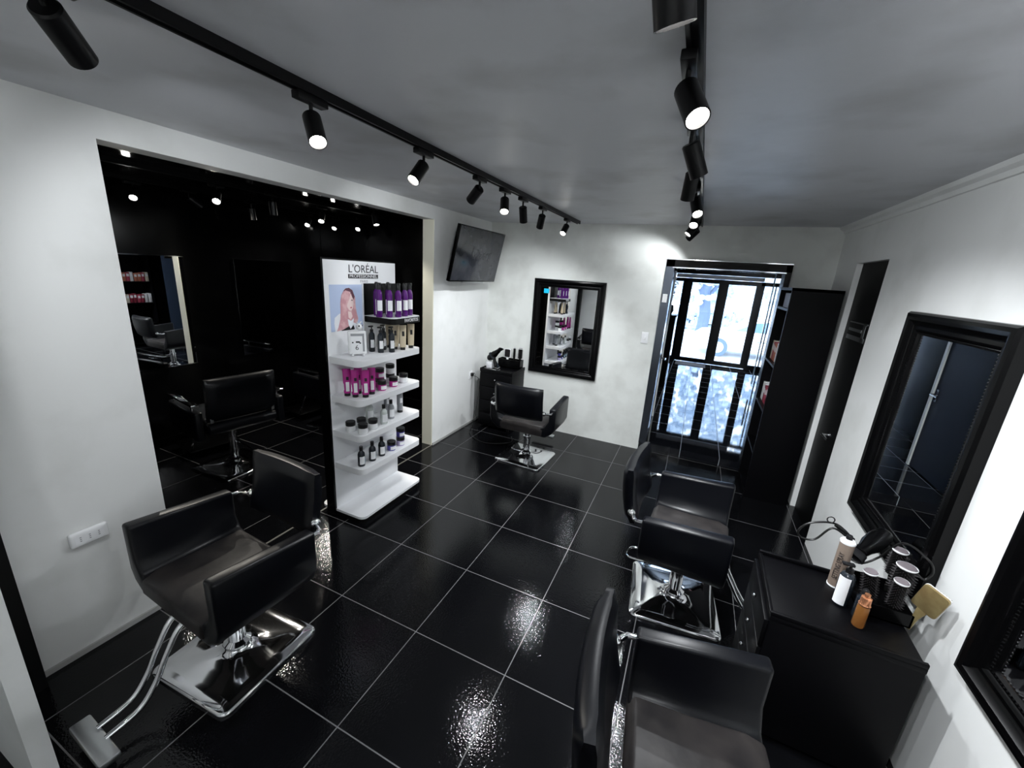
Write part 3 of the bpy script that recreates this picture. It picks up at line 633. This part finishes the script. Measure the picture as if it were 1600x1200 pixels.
# poster: flat print of a woman with long rose hair
def PP(pts, lvl): return [T(PX, a, b) + Vector((.0006+.0004*lvl, 0, 0)) for a, b in pts]
def P2(u, v): return (2.13+.56*u, 2.665+.60*v)
mb = MB(P_BG)
mb.poly(PP([P2(0, 0), P2(1, 0), P2(1, 1), P2(0, 1)], 0), P_BG)
def blob(pts, m, lvl): mb.poly(PP([P2(a, b) for a, b in pts], lvl), m)
blob([(.12, 0), (.10, .18), (.12, .30), (.26, .38), (.60, .36), (.74, .22), (.80, .05), (.78, 0)], P_WHITE, 1)
blob([(.30, 0), (.36, .10), (.50, .14), (.66, .13), (.72, .02), (.70, 0)], INK, 2)
blob([(.16, .00), (.22, .10), (.28, .26), (.30, .44), (.30, .60), (.34, .78), (.44, .90), (.56, .93), (.68, .88), (.76, .72), (.77, .52), (.80, .36), (.84, .24), (.80, .12), (.68, .16), (.58, .10), (.46, .06), (.34, .02)], P_HAIR, 3)
blob([(.40, .86), (.48, .92), (.58, .93), (.68, .88), (.75, .74), (.70, .66), (.64, .80), (.52, .86)], P_ROOT, 4)
blob([(.50, .60), (.54, .74), (.62, .78), (.69, .70), (.71, .58), (.68, .48), (.62, .42), (.55, .45), (.50, .52)], P_SKIN, 5)
blob([(.53, .28), (.52, .42), (.62, .40), (.66, .30), (.60, .24)], P_SKIN, 4)
blob([(.585, .495), (.62, .515), (.655, .505), (.62, .475)], P_LIP, 6)
blob([(.625, .66), (.655, .675), (.69, .655), (.655, .645)], P_ROOT, 6)
blob([(.30, .52), (.34, .78), (.46, .88), (.62, .84), (.58, .70), (.50, .56), (.40, .50)], P_HAIR, 7)
blob([(.50, .25), (.60, .20), (.70, .26), (.66, .10), (.58, .02), (.52, .12)], P_WHITE, 6)
po = mb.build('poster', t); po['label'] = 'poster of a woman with long rose hair'

# ---- products: one prototype of each kind with its parts
def label_patch(mb, r, z0, z1, a0, a1, m=LABELW): mb.lathe([(r+.0006, z0), (r+.0006, z1)], m, 10, None, math.radians(a0), math.radians(a1), cap=False)
A0, A1 = -75, 25              # label faces the room and the camera
def proto(kind):
    t = thing(kind, '', 'bottle')
    if kind == 'purple_spray_bottle':
        r = .0225; mb = MB(PURPLE); mb.lathe([(0, 0), (r-.002, 0), (r, .003), (r, .155), (r-.003, .17), (.013, .183), (.012, .19), (0, .19)]); mb.build('body', t)
        mb = MB(LABELW); label_patch(mb, r, .045, .115, A0, A1); label_patch(mb, r, .02, .12, -118, -100); mb.build('paper_label', t)
        mb = MB(CAPB); mb.lathe([(.015, .186), (.015, .218), (.013, .226), (0, .226)], n=14); mb.box((-.009, -.009, .215), (.016, .009, .232), bev=.002); mb.build('cap', t)
    if kind == 'black_pump_bottle':
        r = .021; mb = MB(SLATE); mb.lathe([(0, 0), (r-.002, 0), (r, .003), (r, .115), (r-.004, .128), (.011, .136), (.010, .142), (0, .142)]); mb.build('body', t)
        mb = MB(LABELW); label_patch(mb, r, .03, .085, -70, 0); label_patch(mb, r, .035, .07, 12, 30); mb.build('paper_label', t)
        mb = MB(CAPB); mb.lathe([(.012, .14), (.012, .156), (.004, .158), (.004, .175), (0, .175)], n=12); mb.box((-.008, -.026, .172), (.008, .010, .182), bev=.003); mb.build('pump', t)
    if kind == 'beige_tube':
        mb = MB(BEIGE); b = bmesh.new(); A = []; B = []; n = 20
        for k in range(n):
            a = 2*PI*k/n; A.append(b.verts.new((.018*math.cos(a), .022*math.sin(a), .02))); B.append(b.verts.new((.003*math.cos(a), .027*math.sin(a), .18)))
        for k in range(n): b.faces.new((A[k], A[(k+1) % n], B[(k+1) % n], B[k]))
        b.faces.new(A[::-1]); b.faces.new(B); mb.absorb(b, BEIGE); mb.build('body', t)
        mb = MB(CAPB); mb.lathe([(0, 0), (.018, 0), (.018, .021), (0, .021)], n=18); mb.build('cap', t)
        mb = MB(INK); mb.box((.0200, -.008, .10), (.0212, .009, .135), X=Matrix.Rotation(-.094, 4, 'Y')); mb.build('print', t)
    if kind == 'magenta_tube':
        mb = MB(MAGENTA); b = bmesh.new(); A = []; B = []; n = 20
        for k in range(n):
            a = 2*PI*k/n; A.append(b.verts.new((.020*math.cos(a), .022*math.sin(a), .02))); B.append(b.verts.new((.004*math.cos(a), .026*math.sin(a), .185)))
        for k in range(n): b.faces.new((A[k], A[(k+1) % n], B[(k+1) % n], B[k]))
        b.faces.new(A[::-1]); b.faces.new(B); mb.absorb(b, MAGENTA); mb.build('body', t)
        mb = MB(CAPB); mb.lathe([(0, 0), (.0195, 0), (.0195, .021), (0, .021)], n=18); mb.build('cap', t)
        mb = MB(LABELW, INK); Xr = Matrix.Rotation(math.radians(-6), 4, 'Y')
        mb.box((.0232, -.010, .032), (.0242, .012, .095), LABELW, X=Xr); mb.box((.0232, -.006, .108), (.0243, .010, .130), INK, X=Xr); mb.box((.010, -.024, .04), (.0135, -.018, .085), LABELW, X=Xr); mb.build('paper_label', t)
    if kind in ('magenta_jar', 'white_jar', 'indigo_jar', 'lilac_jar'):
        m = {'magenta_jar': MAGENTA, 'white_jar': WHITEG, 'indigo_jar': INDIGO, 'lilac_jar': LILAC}[kind]; r = .031
        mb = MB(m); mb.lathe([(0, 0), (r-.004, 0), (r, .006), (r, .040), (r-.002, .046), (0, .046)], n=24); mb.build('body', t)
        mb = MB(LABELW); label_patch(mb, r, .010, .036, -60, 30); mb.build('paper_label', t)
        mb = MB(CAPB); mb.lathe([(r+.0005, .044), (r+.0015, .047), (r+.0015, .070), (r-.001, .073), (0, .073)], n=24); mb.build('lid', t)
        t['category'] = 'jar'
    if kind in ('clear_bottle', 'grey_bottle', 'dark_bottle'):
        m = {'clear_bottle': CLEARG, 'grey_bottle': TUBEG, 'dark_bottle': SLATE}[kind]; r = .0245
        mb = MB(m); mb.lathe([(0, 0), (r-.002, 0), (r, .004), (r, .085), (r-.003, .098), (.012, .110), (.011, .118), (0, .118)], n=22); mb.build('body', t)
        mb = MB(LABELW, LABELB); label_patch(mb, r, .018, .075, -70, 15); label_patch(mb, r, .018, .060, 20, 60, LABELB if kind == 'dark_bottle' else LABELW); mb.build('paper_label', t)
        mb = MB(CAPB); mb.lathe([(.0125, .116), (.0125, .143), (.011, .145), (0, .145)], n=14); mb.build('cap', t)
    if kind == 'grey_tube':
        r = .022; mb = MB(TUBEG); mb.lathe([(r, .02), (r, .15), (r-.006, .165), (0, .165)], n=20); mb.build('body', t)
        mb = MB(LABELW); label_patch(mb, r, .08, .12, -50, 10); mb.build('paper_label', t)
        mb = MB(CAPB); mb.lathe([(0, 0), (r-.001, 0), (r-.001, .021), (0, .021)], n=18); mb.build('cap', t)
        t['category'] = 'tube'
    if 'tube' in kind: t['category'] = 'tube'
    return t
PROTO = {}
def put(kind, x, y, z, label, group=None, rz=0, sc=1):
    if kind not in PROTO: o = PROTO[kind] = proto(kind)
    else:
        o = copy_tree(PROTO[kind])
        if 'group' in o: del o['group']
    o.location = T(x, y, z); o.rotation_euler = (0, 0, rz); o.scale = (sc, sc, sc); o['label'] = label
    if group: o['group'] = group
    return o
O5 = ['leftmost', 'second from the left', 'middle', 'second from the right', 'rightmost']
g = 'purple spray bottles on the short top shelf'
for k, (x, y) in enumerate(((-1.93, 2.72), (-1.84, 2.82), (-1.775, 2.93), (-1.80, 3.10), (-1.84, 3.26))): put('purple_spray_bottle', x, y, 2.846, '%s purple spray bottle in the front row of the top shelf' % O5[k], g)
put('purple_spray_bottle', -2.07, 2.83, 2.846, 'purple spray bottle at the back left of the top shelf', g, rz=2.4); put('purple_spray_bottle', -2.03, 3.02, 2.846, 'purple spray bottle behind the middle one on the top shelf', g, rz=2.4)
g = 'black pump bottles on the second shelf'
for k, (x, y) in enumerate(((-2.02, 2.66), (-1.88, 2.68), (-1.99, 2.86), (-1.79, 2.80))): put('black_pump_bottle', x, y, 2.36, 'black pump bottle on the second shelf, ' + ('leftmost next to the white desk calendar', 'second of the front pair', 'third, set back behind the others', 'rightmost next to the beige tubes')[k], g)
g = 'beige tubes on the second shelf'
for k, (x, y) in enumerate(((-1.90, 3.00), (-1.79, 3.04), (-1.80, 3.24), (-2.05, 3.05), (-2.05, 3.20))): put('beige_tube', x, y, 2.36, rz=-.6, label= 'beige tube with black cap on the second shelf, ' + ('leftmost, half behind its neighbour', 'middle one of the front row', 'rightmost at the shelf end', 'in the back row at the left', 'in the back row at the right')[k], group=g)
g = 'magenta tubes on the third shelf'
for k, (x, y) in enumerate(((-2.02, 2.18), (-1.90, 2.20), (-1.98, 2.34), (-1.79, 2.27), (-1.82, 2.42))): put('magenta_tube', x, y, 1.83, rz=-.65, label= '%s magenta tube standing on the third shelf' % O5[k], group=g)
g = 'dark lidded jars on the third shelf'
put('magenta_jar', -1.84, 2.64, 1.83, 'magenta jar with black lid, lower of the left stack on the third shelf', g); put('magenta_jar', -1.95, 2.72, 1.83, 'magenta jar with black lid at the back left of the third shelf', g); put('magenta_jar', -1.95, 2.72, 1.976, 'magenta jar with black lid stacked on the back left jar', g)
put('magenta_jar', -1.84, 2.88, 1.83, 'magenta jar with black lid in the middle of the third shelf', g); put('white_jar', -2.0, 3.00, 1.83, 'pale jar under another at the back of the third shelf', g); put('white_jar', -2.0, 3.00, 1.976, 'topmost pale jar at the back of the third shelf', g)
put('white_jar', -1.86, 3.13, 1.83, 'white jar with black lid at the right end of the third shelf', g)
g = 'white jars with black lids on the fourth shelf'
for (x, y, l) in ((-1.97, 2.16, 'leftmost'), (-1.94, 2.33, 'back'), (-1.78, 2.19, 'front'), (-1.79, 2.39, 'rightmost')): put('white_jar', x, y, 1.335, '%s of four white jars with black lids on the fourth shelf' % l, g)
g = 'bottles on the fourth shelf'
put('clear_bottle', -2.03, 2.58, 1.335, 'tall pale clear bottle at the back of the fourth shelf', g, sc=1.15); put('clear_bottle', -1.80, 2.62, 1.335, 'pale clear bottle in front beside the white jars, fourth shelf', g); put('grey_bottle', -1.86, 2.84, 1.335, 'grey bottle with black cap on the fourth shelf', g)
put('grey_tube', -1.93, 3.13, 1.335, 'tall grey tube at the right end of the fourth shelf', g); put('grey_tube', -2.06, 2.98, 1.335, 'tall grey tube at the back of the fourth shelf', g)
g = 'dark bottles on the lowest shelf'
for k, (x, y) in enumerate(((-1.82, 2.18), (-1.81, 2.38), (-1.81, 2.57))): put('dark_bottle', x, y, .85, '%s dark bottle with black cap on the lowest shelf' % ('left', 'middle', 'right')[k], g)
put('indigo_jar', -1.82, 2.79, .85, 'indigo jar with black lid on the lowest shelf'); put('lilac_jar', -1.82, 3.00, .85, 'lilac jar with black lid on the lowest shelf')
put('indigo_jar', -1.82, 3.00, .996, 'indigo jar stacked on the lilac jar, lowest shelf')
# desk calendar
t = thing('desk_calendar', 'white desk calendar showing the number six on the second shelf', 'calendar', T(-1.93, 2.31, 2.36), math.radians(-38))
RXf = Matrix(((0, 0, 1, 0), (1, 0, 0, 0), (0, 1, 0, 0), (0, 0, 0, 1)))
RC = Matrix.Rotation(math.radians(-7), 4, 'Y') @ RXf
mb = MB(WHITEG); mb.box((-.056, .012, -.050), (.056, .165, 0), bev=.008, seg=3, X=RC); mb.build('body', t)
mb = MB(TUBEG); mb.box((-.042, .030, .0), (.042, .148, .0008), X=RC); mb.build('window', t)
mb = MB(LABELW); mb.box((-.042, .030, .0008), (.030, .132, .0016), X=RC); pg = mb.build('page', t)
mb = MB(INK); mb.box((-.036, .086, .0016), (-.026, .094, .002), X=RC); mb.box((-.012, .088, .0016), (.014, .098, .002), X=RC); mb.box((.010, .082, .0016), (.020, .090, .002), X=RC); mb.build('print', pg)
text_part('number', '6', .045, INK, pg, lambda u, v, w: RC @ Vector((u-.006, v+.055, w+.0019)), .0002)
mb = MB(WHITEG); mb.ball((.0, -.035, .009), .009, None, 10, 8); mb.ball((.0, .035, .009), .009, None, 10, 8); mb.build('feet', t)
hd = MB(WHITEG, INK); hd.ball((0, 0, .022), .022, WHITEG, 12, 10); hd.ball((.012, -.012, .030), .006, INK, 8, 6); hd.ball((.014, .010, .030), .006, INK, 8, 6); hd.tube([(0, .0, .04), (.0, .02, .056)], .003, WHITEG); hd.tube([(0, .0, .04), (.0, -.02, .056)], .003, WHITEG)
tag(hd.build('figurine', None, T(-1.95, 2.36, 2.36)+Vector((0, 0, .168))), 'little white round figurine on top of the desk calendar', 'figurine')

# ------------------------------------------------------------------ tall cabinet by the right wall, open shelves to the room
t = thing('tall_cabinet', 'tall plain black cabinet beside the entrance', 'cabinet', T(3.32, 5.92, 0))
w, dp, hh = .66*S, 1.02*S, 3.60*S
mb = MB(BLK); mb.box((0, 0, 0), (w, .02, hh)); mb.build('side_panel', t)
mb = MB(BLK); mb.box((0, dp-.02, 0), (w, dp, hh)); mb.build('side_panel', t)
mb = MB(BLK); mb.box((w-.012, .02, 0), (w, dp-.02, hh)); mb.build('back_panel', t)
mb = MB(BLK); mb.box((-.002, .0, hh-.022), (w, dp, hh)); mb.build('top_panel', t)
CSH = [.06, .42, .80, 1.18, 1.64]
for z in CSH: mb = MB(BLK); mb.box((.0, .02, z-.02), (w-.012, dp-.02, z)); mb.build('shelf', t)
NTH = ['nearest', 'second', 'third', 'fourth', 'fifth', 'sixth', 'seventh', 'eighth', 'ninth']
CN = ['copper', 'rose', 'cream', 'maroon', 'white']
for s, (z, seq) in enumerate(((.80, (4, 2, 3, 3, 1, 3, 4, 4)), (1.18, (2, 0, 1, 4, 0, 0, 1, 2)))):
    for k, ci in enumerate(seq):
        y = .035 + k*.056; cw = .044 + .006*((k*7) % 3)/2; ch = .14 + .02*((k*5) % 4)/3
        mb = MB(HAIRDYE[ci], LABELW); mb.box((0, 0, 0), (.09, cw, ch), HAIRDYE[ci], .002); mb.box((-.0008, .006, ch*.55), (0.0004, cw-.006, ch*.85), LABELW)
        o = mb.build('product_carton', None, T(3.32, 5.92, 0) + Vector((.03, y, z)))
        tag(o, '%s carton, %s from the front on the %s shelf of the tall cabinet' % (CN[ci], NTH[k], ('lower', 'upper')[s]), 'carton', 'cartons in the tall cabinet')
mb = MB(mat('pale_grey_carton', (.62, .62, .68), .5)); mb.box((0, 0, 0), (.2, .30, .115), bev=.002); tag(mb.build('storage_box', None, T(3.32, 5.92, 0)+Vector((.02, .06, 1.64))), 'pale grey box on the top shelf of the tall cabinet', 'box')

# ------------------------------------------------------------------ drawer units
def drawer_unit(label, loc, rz, w, d, h, rim=.018, wall_gap=0):
    """front faces local -y, back at y=d"""
    t = thing('drawer_unit', label, 'drawer cabinet', loc, rz)
    mb = MB(BLK); mb.box((0, 0, .03), (w, d, h-.02), bev=.002); mb.build('carcass', t)
    mb = MB(BLK); mb.box((-.004, -.004, h-.02), (w+.004, d, h), bev=.002)
    for a, b in (((-.004, -.004, h), (.010, d, h+rim)), ((w-.010, -.004, h), (w+.004, d, h+rim)), ((.010, -.004, h), (w-.010, .008, h+rim*.5))): mb.box(a, b, bev=.002)
    mb.build('tray_top', t)
    n = 4; dh = (h-.06)/n
    for k in range(n):
        mb = MB(BLK); mb.box((.006, -.016, .035+k*dh), (w-.006, 0, .035+(k+1)*dh-.006), bev=.003); dr = mb.build('drawer', t)
        mb = MB(CHROME); mb.ball((w*.5, -.024, .035+(k+.55)*dh), .009, None, 10, 8); mb.build('knob', dr)
    for x in (.03, w-.03):
        for y in (.03, d-.03):
            mb = MB(CAPB); mb.cyl((x, y, 0), (x, y, .03), .014); mb.build('foot', t)
    return t
drawer_unit('black drawer unit in the far left corner beside the mirror', T(-2.22, 6.27), 0, .80*S, .70*S, .69)
drawer_unit('black drawer unit at the right wall, tray top full of brushes and bottles', T(2.96, 2.30), -PI/2-.02, .82*S, .91*S, .59)
def bin_box(label, loc, w, d, h):
    mb = MB(BLKFR); th = .006
    for a, b in (((0, 0, 0), (w, th, h)), ((0, d-th, 0), (w, d, h)), ((0, 0, 0), (th, d, h)), ((w-th, 0, 0), (w, d, h)), ((0, 0, 0), (w, d, th))): mb.box(a, b)
    return tag(mb.build('tool_bin', None, loc), label, 'box')
bin_box('black brush bin at the back of the far corner drawer unit', T(-2.02, 6.76, 1.385), .28, .10, .10)
bin_box('black brush bin beside the right wall on the near drawer unit', T(3.58, 1.84, 1.185), .155, .21, .055)

# ---- tools at the far corner unit
def round_brush(label, loc, r=.030, L=.11, hl=.11, tilt=(0, 0, 0), cap=ROSETIP, group=None):
    t = thing('round_brush', label, 'hairbrush', loc, 0, group); t.rotation_euler = tilt
    mb = MB(BLKM); mb.lathe([(0, 0), (.007, 0), (.010, .02), (.008, hl*.6), (.012, hl), (0, hl)], n=12); mb.build('handle', t)
    mb = MB(BLKM); mb.lathe([(0, hl), (r*.72, hl), (r*.72, hl+L), (0, hl+L)], n=16); mb.build('barrel', t)
    mb = MB(cap); mb.lathe([(0, hl+L), (r*.80, hl+L), (r*.84, hl+L+.004), (r*.7, hl+L+.010), (0, hl+L+.010)], n=22); mb.lathe([(r*.84, hl+L+.002), (r*.88, hl+L+.006), (r*.84, hl+L+.009)], WHITEG, 22, cap=False); mb.build('end_cap', t)
    mb = MB(BRISTLE); n = 13; rows = int(L/.0065)
    for j in range(rows):
        for k in range(n):
            a = 2*PI*(k+.5*(j % 2))/n; z = hl+.004+j*(L-.008)/rows; c, s_ = math.cos(a), math.sin(a)
            u = Vector((-s_, c, 0))*.0016; p = Vector((c*r*.6, s_*r*.6, z)); q = Vector((c*r*1.12, s_*r*1.12, z+random.uniform(-.002, .003)))
            b = bmesh.new(); vs_ = [b.verts.new(v) for v in (p+u, p-u, p+Vector((0, 0, .0026)))] ; tip = b.verts.new(q)
            for i in range(3): b.faces.new((vs_[i], vs_[(i+1) % 3], tip))
            mb.absorb(b, BRISTLE, False)
    mb.build('bristles', t)['kind'] = 'stuff'
    return t
def paddle_brush(label, loc, rot, back=GOLD, group=None, long=True):
    t = thing('paddle_brush', label, 'hairbrush', loc, 0, group); t.rotation_euler = rot
    def outline(w, h, z0, r=.012):
        out = []
        for qx, qz, a0 in ((1, 1, 0), (-1, 1, 90), (-1, -1, 180), (1, -1, 270)):
            for k in range(5): a = math.radians(a0+90*k/4); out.append((qx*(w/2-r)+r*math.cos(a), z0+h/2+qz*(h/2-r)+r*math.sin(a)))
        return out
    mb = MB(back); mb.prism(outline(.078, .105, .105), 1, -.006, .006, bev=.003); mb.prism([(-.011, 0), (.011, 0), (.009, .06), (.016, .108), (-.016, .108), (-.009, .06)], 1, -.006, .006, bev=.003); mb.build('paddle', t)
    mb = MB(LABELW); mb.prism(outline(.080, .107, .104), 1, .0045, .0075); mb.build('rim', t)
    mb = MB(BRISTLE); mb.prism(outline(.066, .092, .111), 1, .006, .010)
    for i in range(8):
        for j in range(11): x = -.028+i*.008; z = .118+j*.0078; mb.cyl((x, .009, z), (x*1.08, .028, z+.002), .0009, None, 5)
    mb.build('bristles', t)['kind'] = 'stuff'
    return t
paddle_brush('paddle brush with white rim standing in the far corner bin', T(-1.83, 6.86, 1.40), (0, 0, math.radians(180)), WHITEG)
round_brush('thin round brush standing in the middle of the far corner bin', T(-1.66, 6.86, 1.41), r=.017, cap=CAPB)
round_brush('thick round brush standing at the right of the far corner bin', T(-1.51, 6.86, 1.41), r=.030, cap=CAPB)
def hair_dryer(label, loc, rot, holder=False):
    t = thing('hair_dryer', label, 'hair dryer', loc); t.rotation_euler = rot
    mb = MB(BLKFR); mb.lathe([(0, -.09), (.028, -.09), (.036, -.075), (.040, -.03), (.038, .02), (.028, .06), (.024, .10), (.021, .10), (0, .095)], None, 24, Matrix.Rotation(PI/2, 4, 'X')); mb.build('barrel', t)
    mb = MB(BLKM); mb.prism([(-.018, -.015), (.018, -.02), (.016, -.15), (-.012, -.15)], 0, -.014, .014, bev=.006, X=Matrix.Rotation(0, 4, 'Z')); mb.build('handle', t)
    mb = MB(CAPB); mb.lathe([(.024, .0), (.026, .02), (.030, .045), (.028, .045), (.022, 0)], None, 16, Matrix.Translation((0, -.10, 0)) @ Matrix.Rotation(PI/2, 4, 'X') @ Matrix.Diagonal((1.2, .45, 1, 1)), cap=False); mb.build('nozzle', t)
    return t
# flat iron and dryer on a chrome stand
t = thing('tool_holder', 'chrome wire holder with white bag on the far corner unit', 'holder', T(-2.05, 6.45, 1.38))
mb = MB(CHROME); mb.tube(smooth_path([(-.08, -.02, .006), (.10, -.05, .006), (.12, .0, .006), (.0, .05, .006), (-.08, .03, .006), (-.08, -.02, .006)], 5), .0035, n=6); mb.tube(smooth_path([(-.08, 0, .006), (-.06, 0, .09), (.0, .01, .14)], 5), .0035, n=6); mb.tube(smooth_path([(.03, .03, .006), (.05, .02, .08), (.02, .02, .15)], 5), .0035, n=6); mb.build('wire_frame', t)
mb = MB(mat('crumpled_white_bag', (.78, .79, .82), .35, bump=(60, .8, .01))); mb.box((-.05, -.03, .008), (.03, .04, .085), bev=.015, seg=3); mb.build('bag', t)
hair_dryer('black hair dryer resting on the chrome holder in the far corner', T(-1.98, 6.42, 1.72), (math.radians(-40), math.radians(15), math.radians(60)))
t = thing('flat_iron', 'black flat iron leaning across the chrome holder', 'hair straightener', T(-1.82, 6.40, 1.45)); t.rotation_euler = (0, math.radians(-36), math.radians(10))
mb = MB(SLATE); mb.box((-.014, -.012, 0), (.014, .012, .20), bev=.006); mb.build('arm', t)
mb = MB(CHROME); mb.box((-.016, -.013, -.012), (.016, .013, .004), bev=.004); mb.build('hinge', t)
mb = MB(CABLE)
mb.tube(smooth_path([T(-2.46, 6.29, 1.20), T(-2.40, 6.33, 1.24), T(-2.30, 6.18, 1.10), T(-2.27, 6.15, .7), T(-2.36, 6.30, .3), T(-2.40, 6.32, .03), T(-2.3, 6.1, .02), T(-2.1, 5.7, .02), T(-1.6, 5.45, .02), T(-1.15, 5.75, .02), T(-1.25, 6.05, .02)], 8), .0032, n=6)
tag(mb.build('power_cord'), 'thin black cord running from the corner socket down to the floor', 'cord')
mb = MB(CABLE); mb.box(T(-2.47, 6.25, 1.18), T(-2.41, 6.32, 1.25), bev=.004); mb.tube(smooth_path([T(-2.42, 6.28, 1.2), T(-2.33, 6.45, 1.05), T(-2.28, 6.3, .6), T(-2.30, 6.2, .1), T(-2.34, 6.15, .02)], 8), .003, n=6); tag(mb.build('power_cord'), 'black plug and second cord at the corner socket', 'cord')

# ---- items on the near drawer unit, top at 1.18 tiles
ZT = 1.182
t = thing('spray_can', 'bronze setting spray can with white collar on the near drawer unit', 'spray can', T(3.49, 2.13, ZT))
r = .0255; mb = MB(SCRAY); mb.lathe([(0, 0), (r-.003, 0), (r, .003), (r, .205), (r-.002, .212), (0, .212)], n=28); mb.build('body', t)
mb = MB(WHITEG); mb.lathe([(r+.001, .0), (r+.001, .006), (r-.002, .006)], None, 28, cap=False); mb.lathe([(r+.0012, .208), (r+.0015, .216), (r-.004, .222), (r-.006, .217), (.012, .226), (0, .226)], None, 28, cap=False); mb.build('collar', t)
mb = MB(CAPB); mb.lathe([(.0115, .222), (.0115, .238), (.009, .243), (0, .243)], n=16); mb.build('nozzle', t)
ca = math.atan2(-1.68-2.13, 2.05-3.46) + math.radians(-14)
def bend(u, v, w): a = ca + v/(r+.0006); q = r+.0016+w; return Vector((q*math.cos(a), q*math.sin(a), .105+u))
text_part('can_lettering', 'SETTING SPRAY', .026, INK, t, lambda u, v, w: bend(u, -v, w), .0003, width=.125)
def simple_bottle(name, label, cat, loc, prof, body, capm, capprof, lab=None, labang=(-150, -60), extra=None):
    t = thing(name, label, cat, loc); mb = MB(body); mb.lathe(prof, n=24); mb.build('body', t)
    mb = MB(capm); mb.lathe(capprof, n=18)
    if extra: extra(mb)
    mb.build('cap', t)
    if lab: mb = MB(LABELW); mb.lathe([(lab[0], lab[1]), (lab[0], lab[2])], None, 14, None, math.radians(labang[0]), math.radians(labang[1]), cap=False); mb.build('paper_label', t)
    return t
simple_bottle('pump_bottle', 'black pump bottle with large white label on the near drawer unit', 'bottle', T(3.47, 1.90, ZT), [(0, 0), (.024, 0), (.026, .004), (.026, .125), (.020, .138), (.012, .145), (0, .145)], SLATE, CAPB, [(.013, .143), (.013, .160), (.005, .163), (.005, .176), (0, .176)], (.0266, .008, .130), (-175, -80), lambda mb: mb.box((-.030, -.010, .174), (.010, .010, .184), bev=.003))
simple_bottle('dropper_bottle', 'small dark bottle between the white labelled and the amber bottles', 'bottle', T(3.56, 1.80, ZT), [(0, 0), (.020, 0), (.021, .004), (.021, .085), (.012, .097), (0, .097)], SLATE, CAPB, [(.012, .095), (.012, .118), (.008, .124), (0, .124)])
simple_bottle('serum_bottle', 'amber serum bottle with copper cap at the front of the near drawer unit', 'bottle', T(3.53, 1.69, ZT), [(0, 0), (.018, 0), (.020, .004), (.019, .085), (.017, .092), (0, .092)], AMBER, COPPER, [(.0185, .092), (.0195, .097), (.0165, .102), (.016, .125), (.009, .128), (.009, .140), (0, .141)])
g = 'round brushes in the near bin'
def face(x, y, z, l, r, tx, ty): round_brush(l, T(x, y, z), r=r, L=.105, hl=.085, tilt=(math.radians(tx), math.radians(ty), 0), group=g)
face(3.87, 2.24, 1.20, 'rearmost round brush in the near bin, grey disc end up', .031, 0, 0)
face(3.85, 2.06, 1.17, 'largest round brush in the near bin, grey disc end up', .038, 0, 1)
face(3.79, 1.91, 1.13, 'frontmost round brush in the near bin', .027, 3, -2)
face(3.70, 2.02, 1.08, 'round brush leaning left in the near bin', .028, 2, -9)
pb = paddle_brush('gold backed paddle brush leaning out beside the right wall', (0, 0, 0), (0, 0, 0), GOLD)
ex = (T(3.94, 1.66, 1.70) + T(3.94, 1.89, 1.64) - T(3.87, 1.96, 1.24) - T(3.92, 1.76, 1.31)).normalized()
nr = (T(2.05, -1.68, 3.57) - T(3.9, 1.8, 1.5)).normalized(); nr = (nr - ex*nr.dot(ex) + Vector((-.25, 0, 0))); nr = (nr - ex*nr.dot(ex)).normalized()
sx = (-nr).cross(ex).normalized()
Rm = Matrix((sx, -nr, ex)).transposed()
pb.rotation_euler = Rm.to_euler(); pb.location = T(3.92, 1.81, 1.47) - ex*.155
hair_dryer('glossy black hair dryer lying behind the round brushes', T(3.80, 2.50, 1.47), (math.radians(15), math.radians(20), math.radians(-35)))
mb = MB(CABLE)
mb.tube(smooth_path([T(3.70, 2.52, 1.40), T(3.58, 2.50, 1.52), T(3.47, 2.48, 1.57), T(3.31, 2.47, 1.52), T(3.24, 2.46, 1.42), T(3.28, 2.46, 1.36), T(3.38, 2.46, 1.38), T(3.48, 2.46, 1.53), T(3.62, 2.47, 1.46)], 8), .0045, n=8)
mb.tube([T(3.455, 2.475, 1.60)+Vector((.014*math.cos(a), 0, .014*math.sin(a))) for a in [2*PI*k/16 for k in range(16)]], .0025, n=6, closed=True)
mb.tube([T(3.50, 2.475, 1.56), T(3.66, 2.5, 1.45)], .008, n=8)
tag(mb.build('dryer_cord'), 'black looped cord with hanging ring left of the spray can', 'cord')
mb = MB(CABLE)
mb.tube(smooth_path([T(3.55, 2.36, 1.38), T(3.66, 2.28, 1.36), T(3.78, 2.30, 1.45), T(3.85, 2.2, 1.68), T(3.95, 2.05, 1.67), T(4.0, 2.05, 1.575), T(3.97, 2.05, 1.50), T(3.9, 2.02, 1.55)], 8), .0045, n=8)
tag(mb.build('dryer_cord'), 'black cord looping behind the gold paddle brush', 'cord')
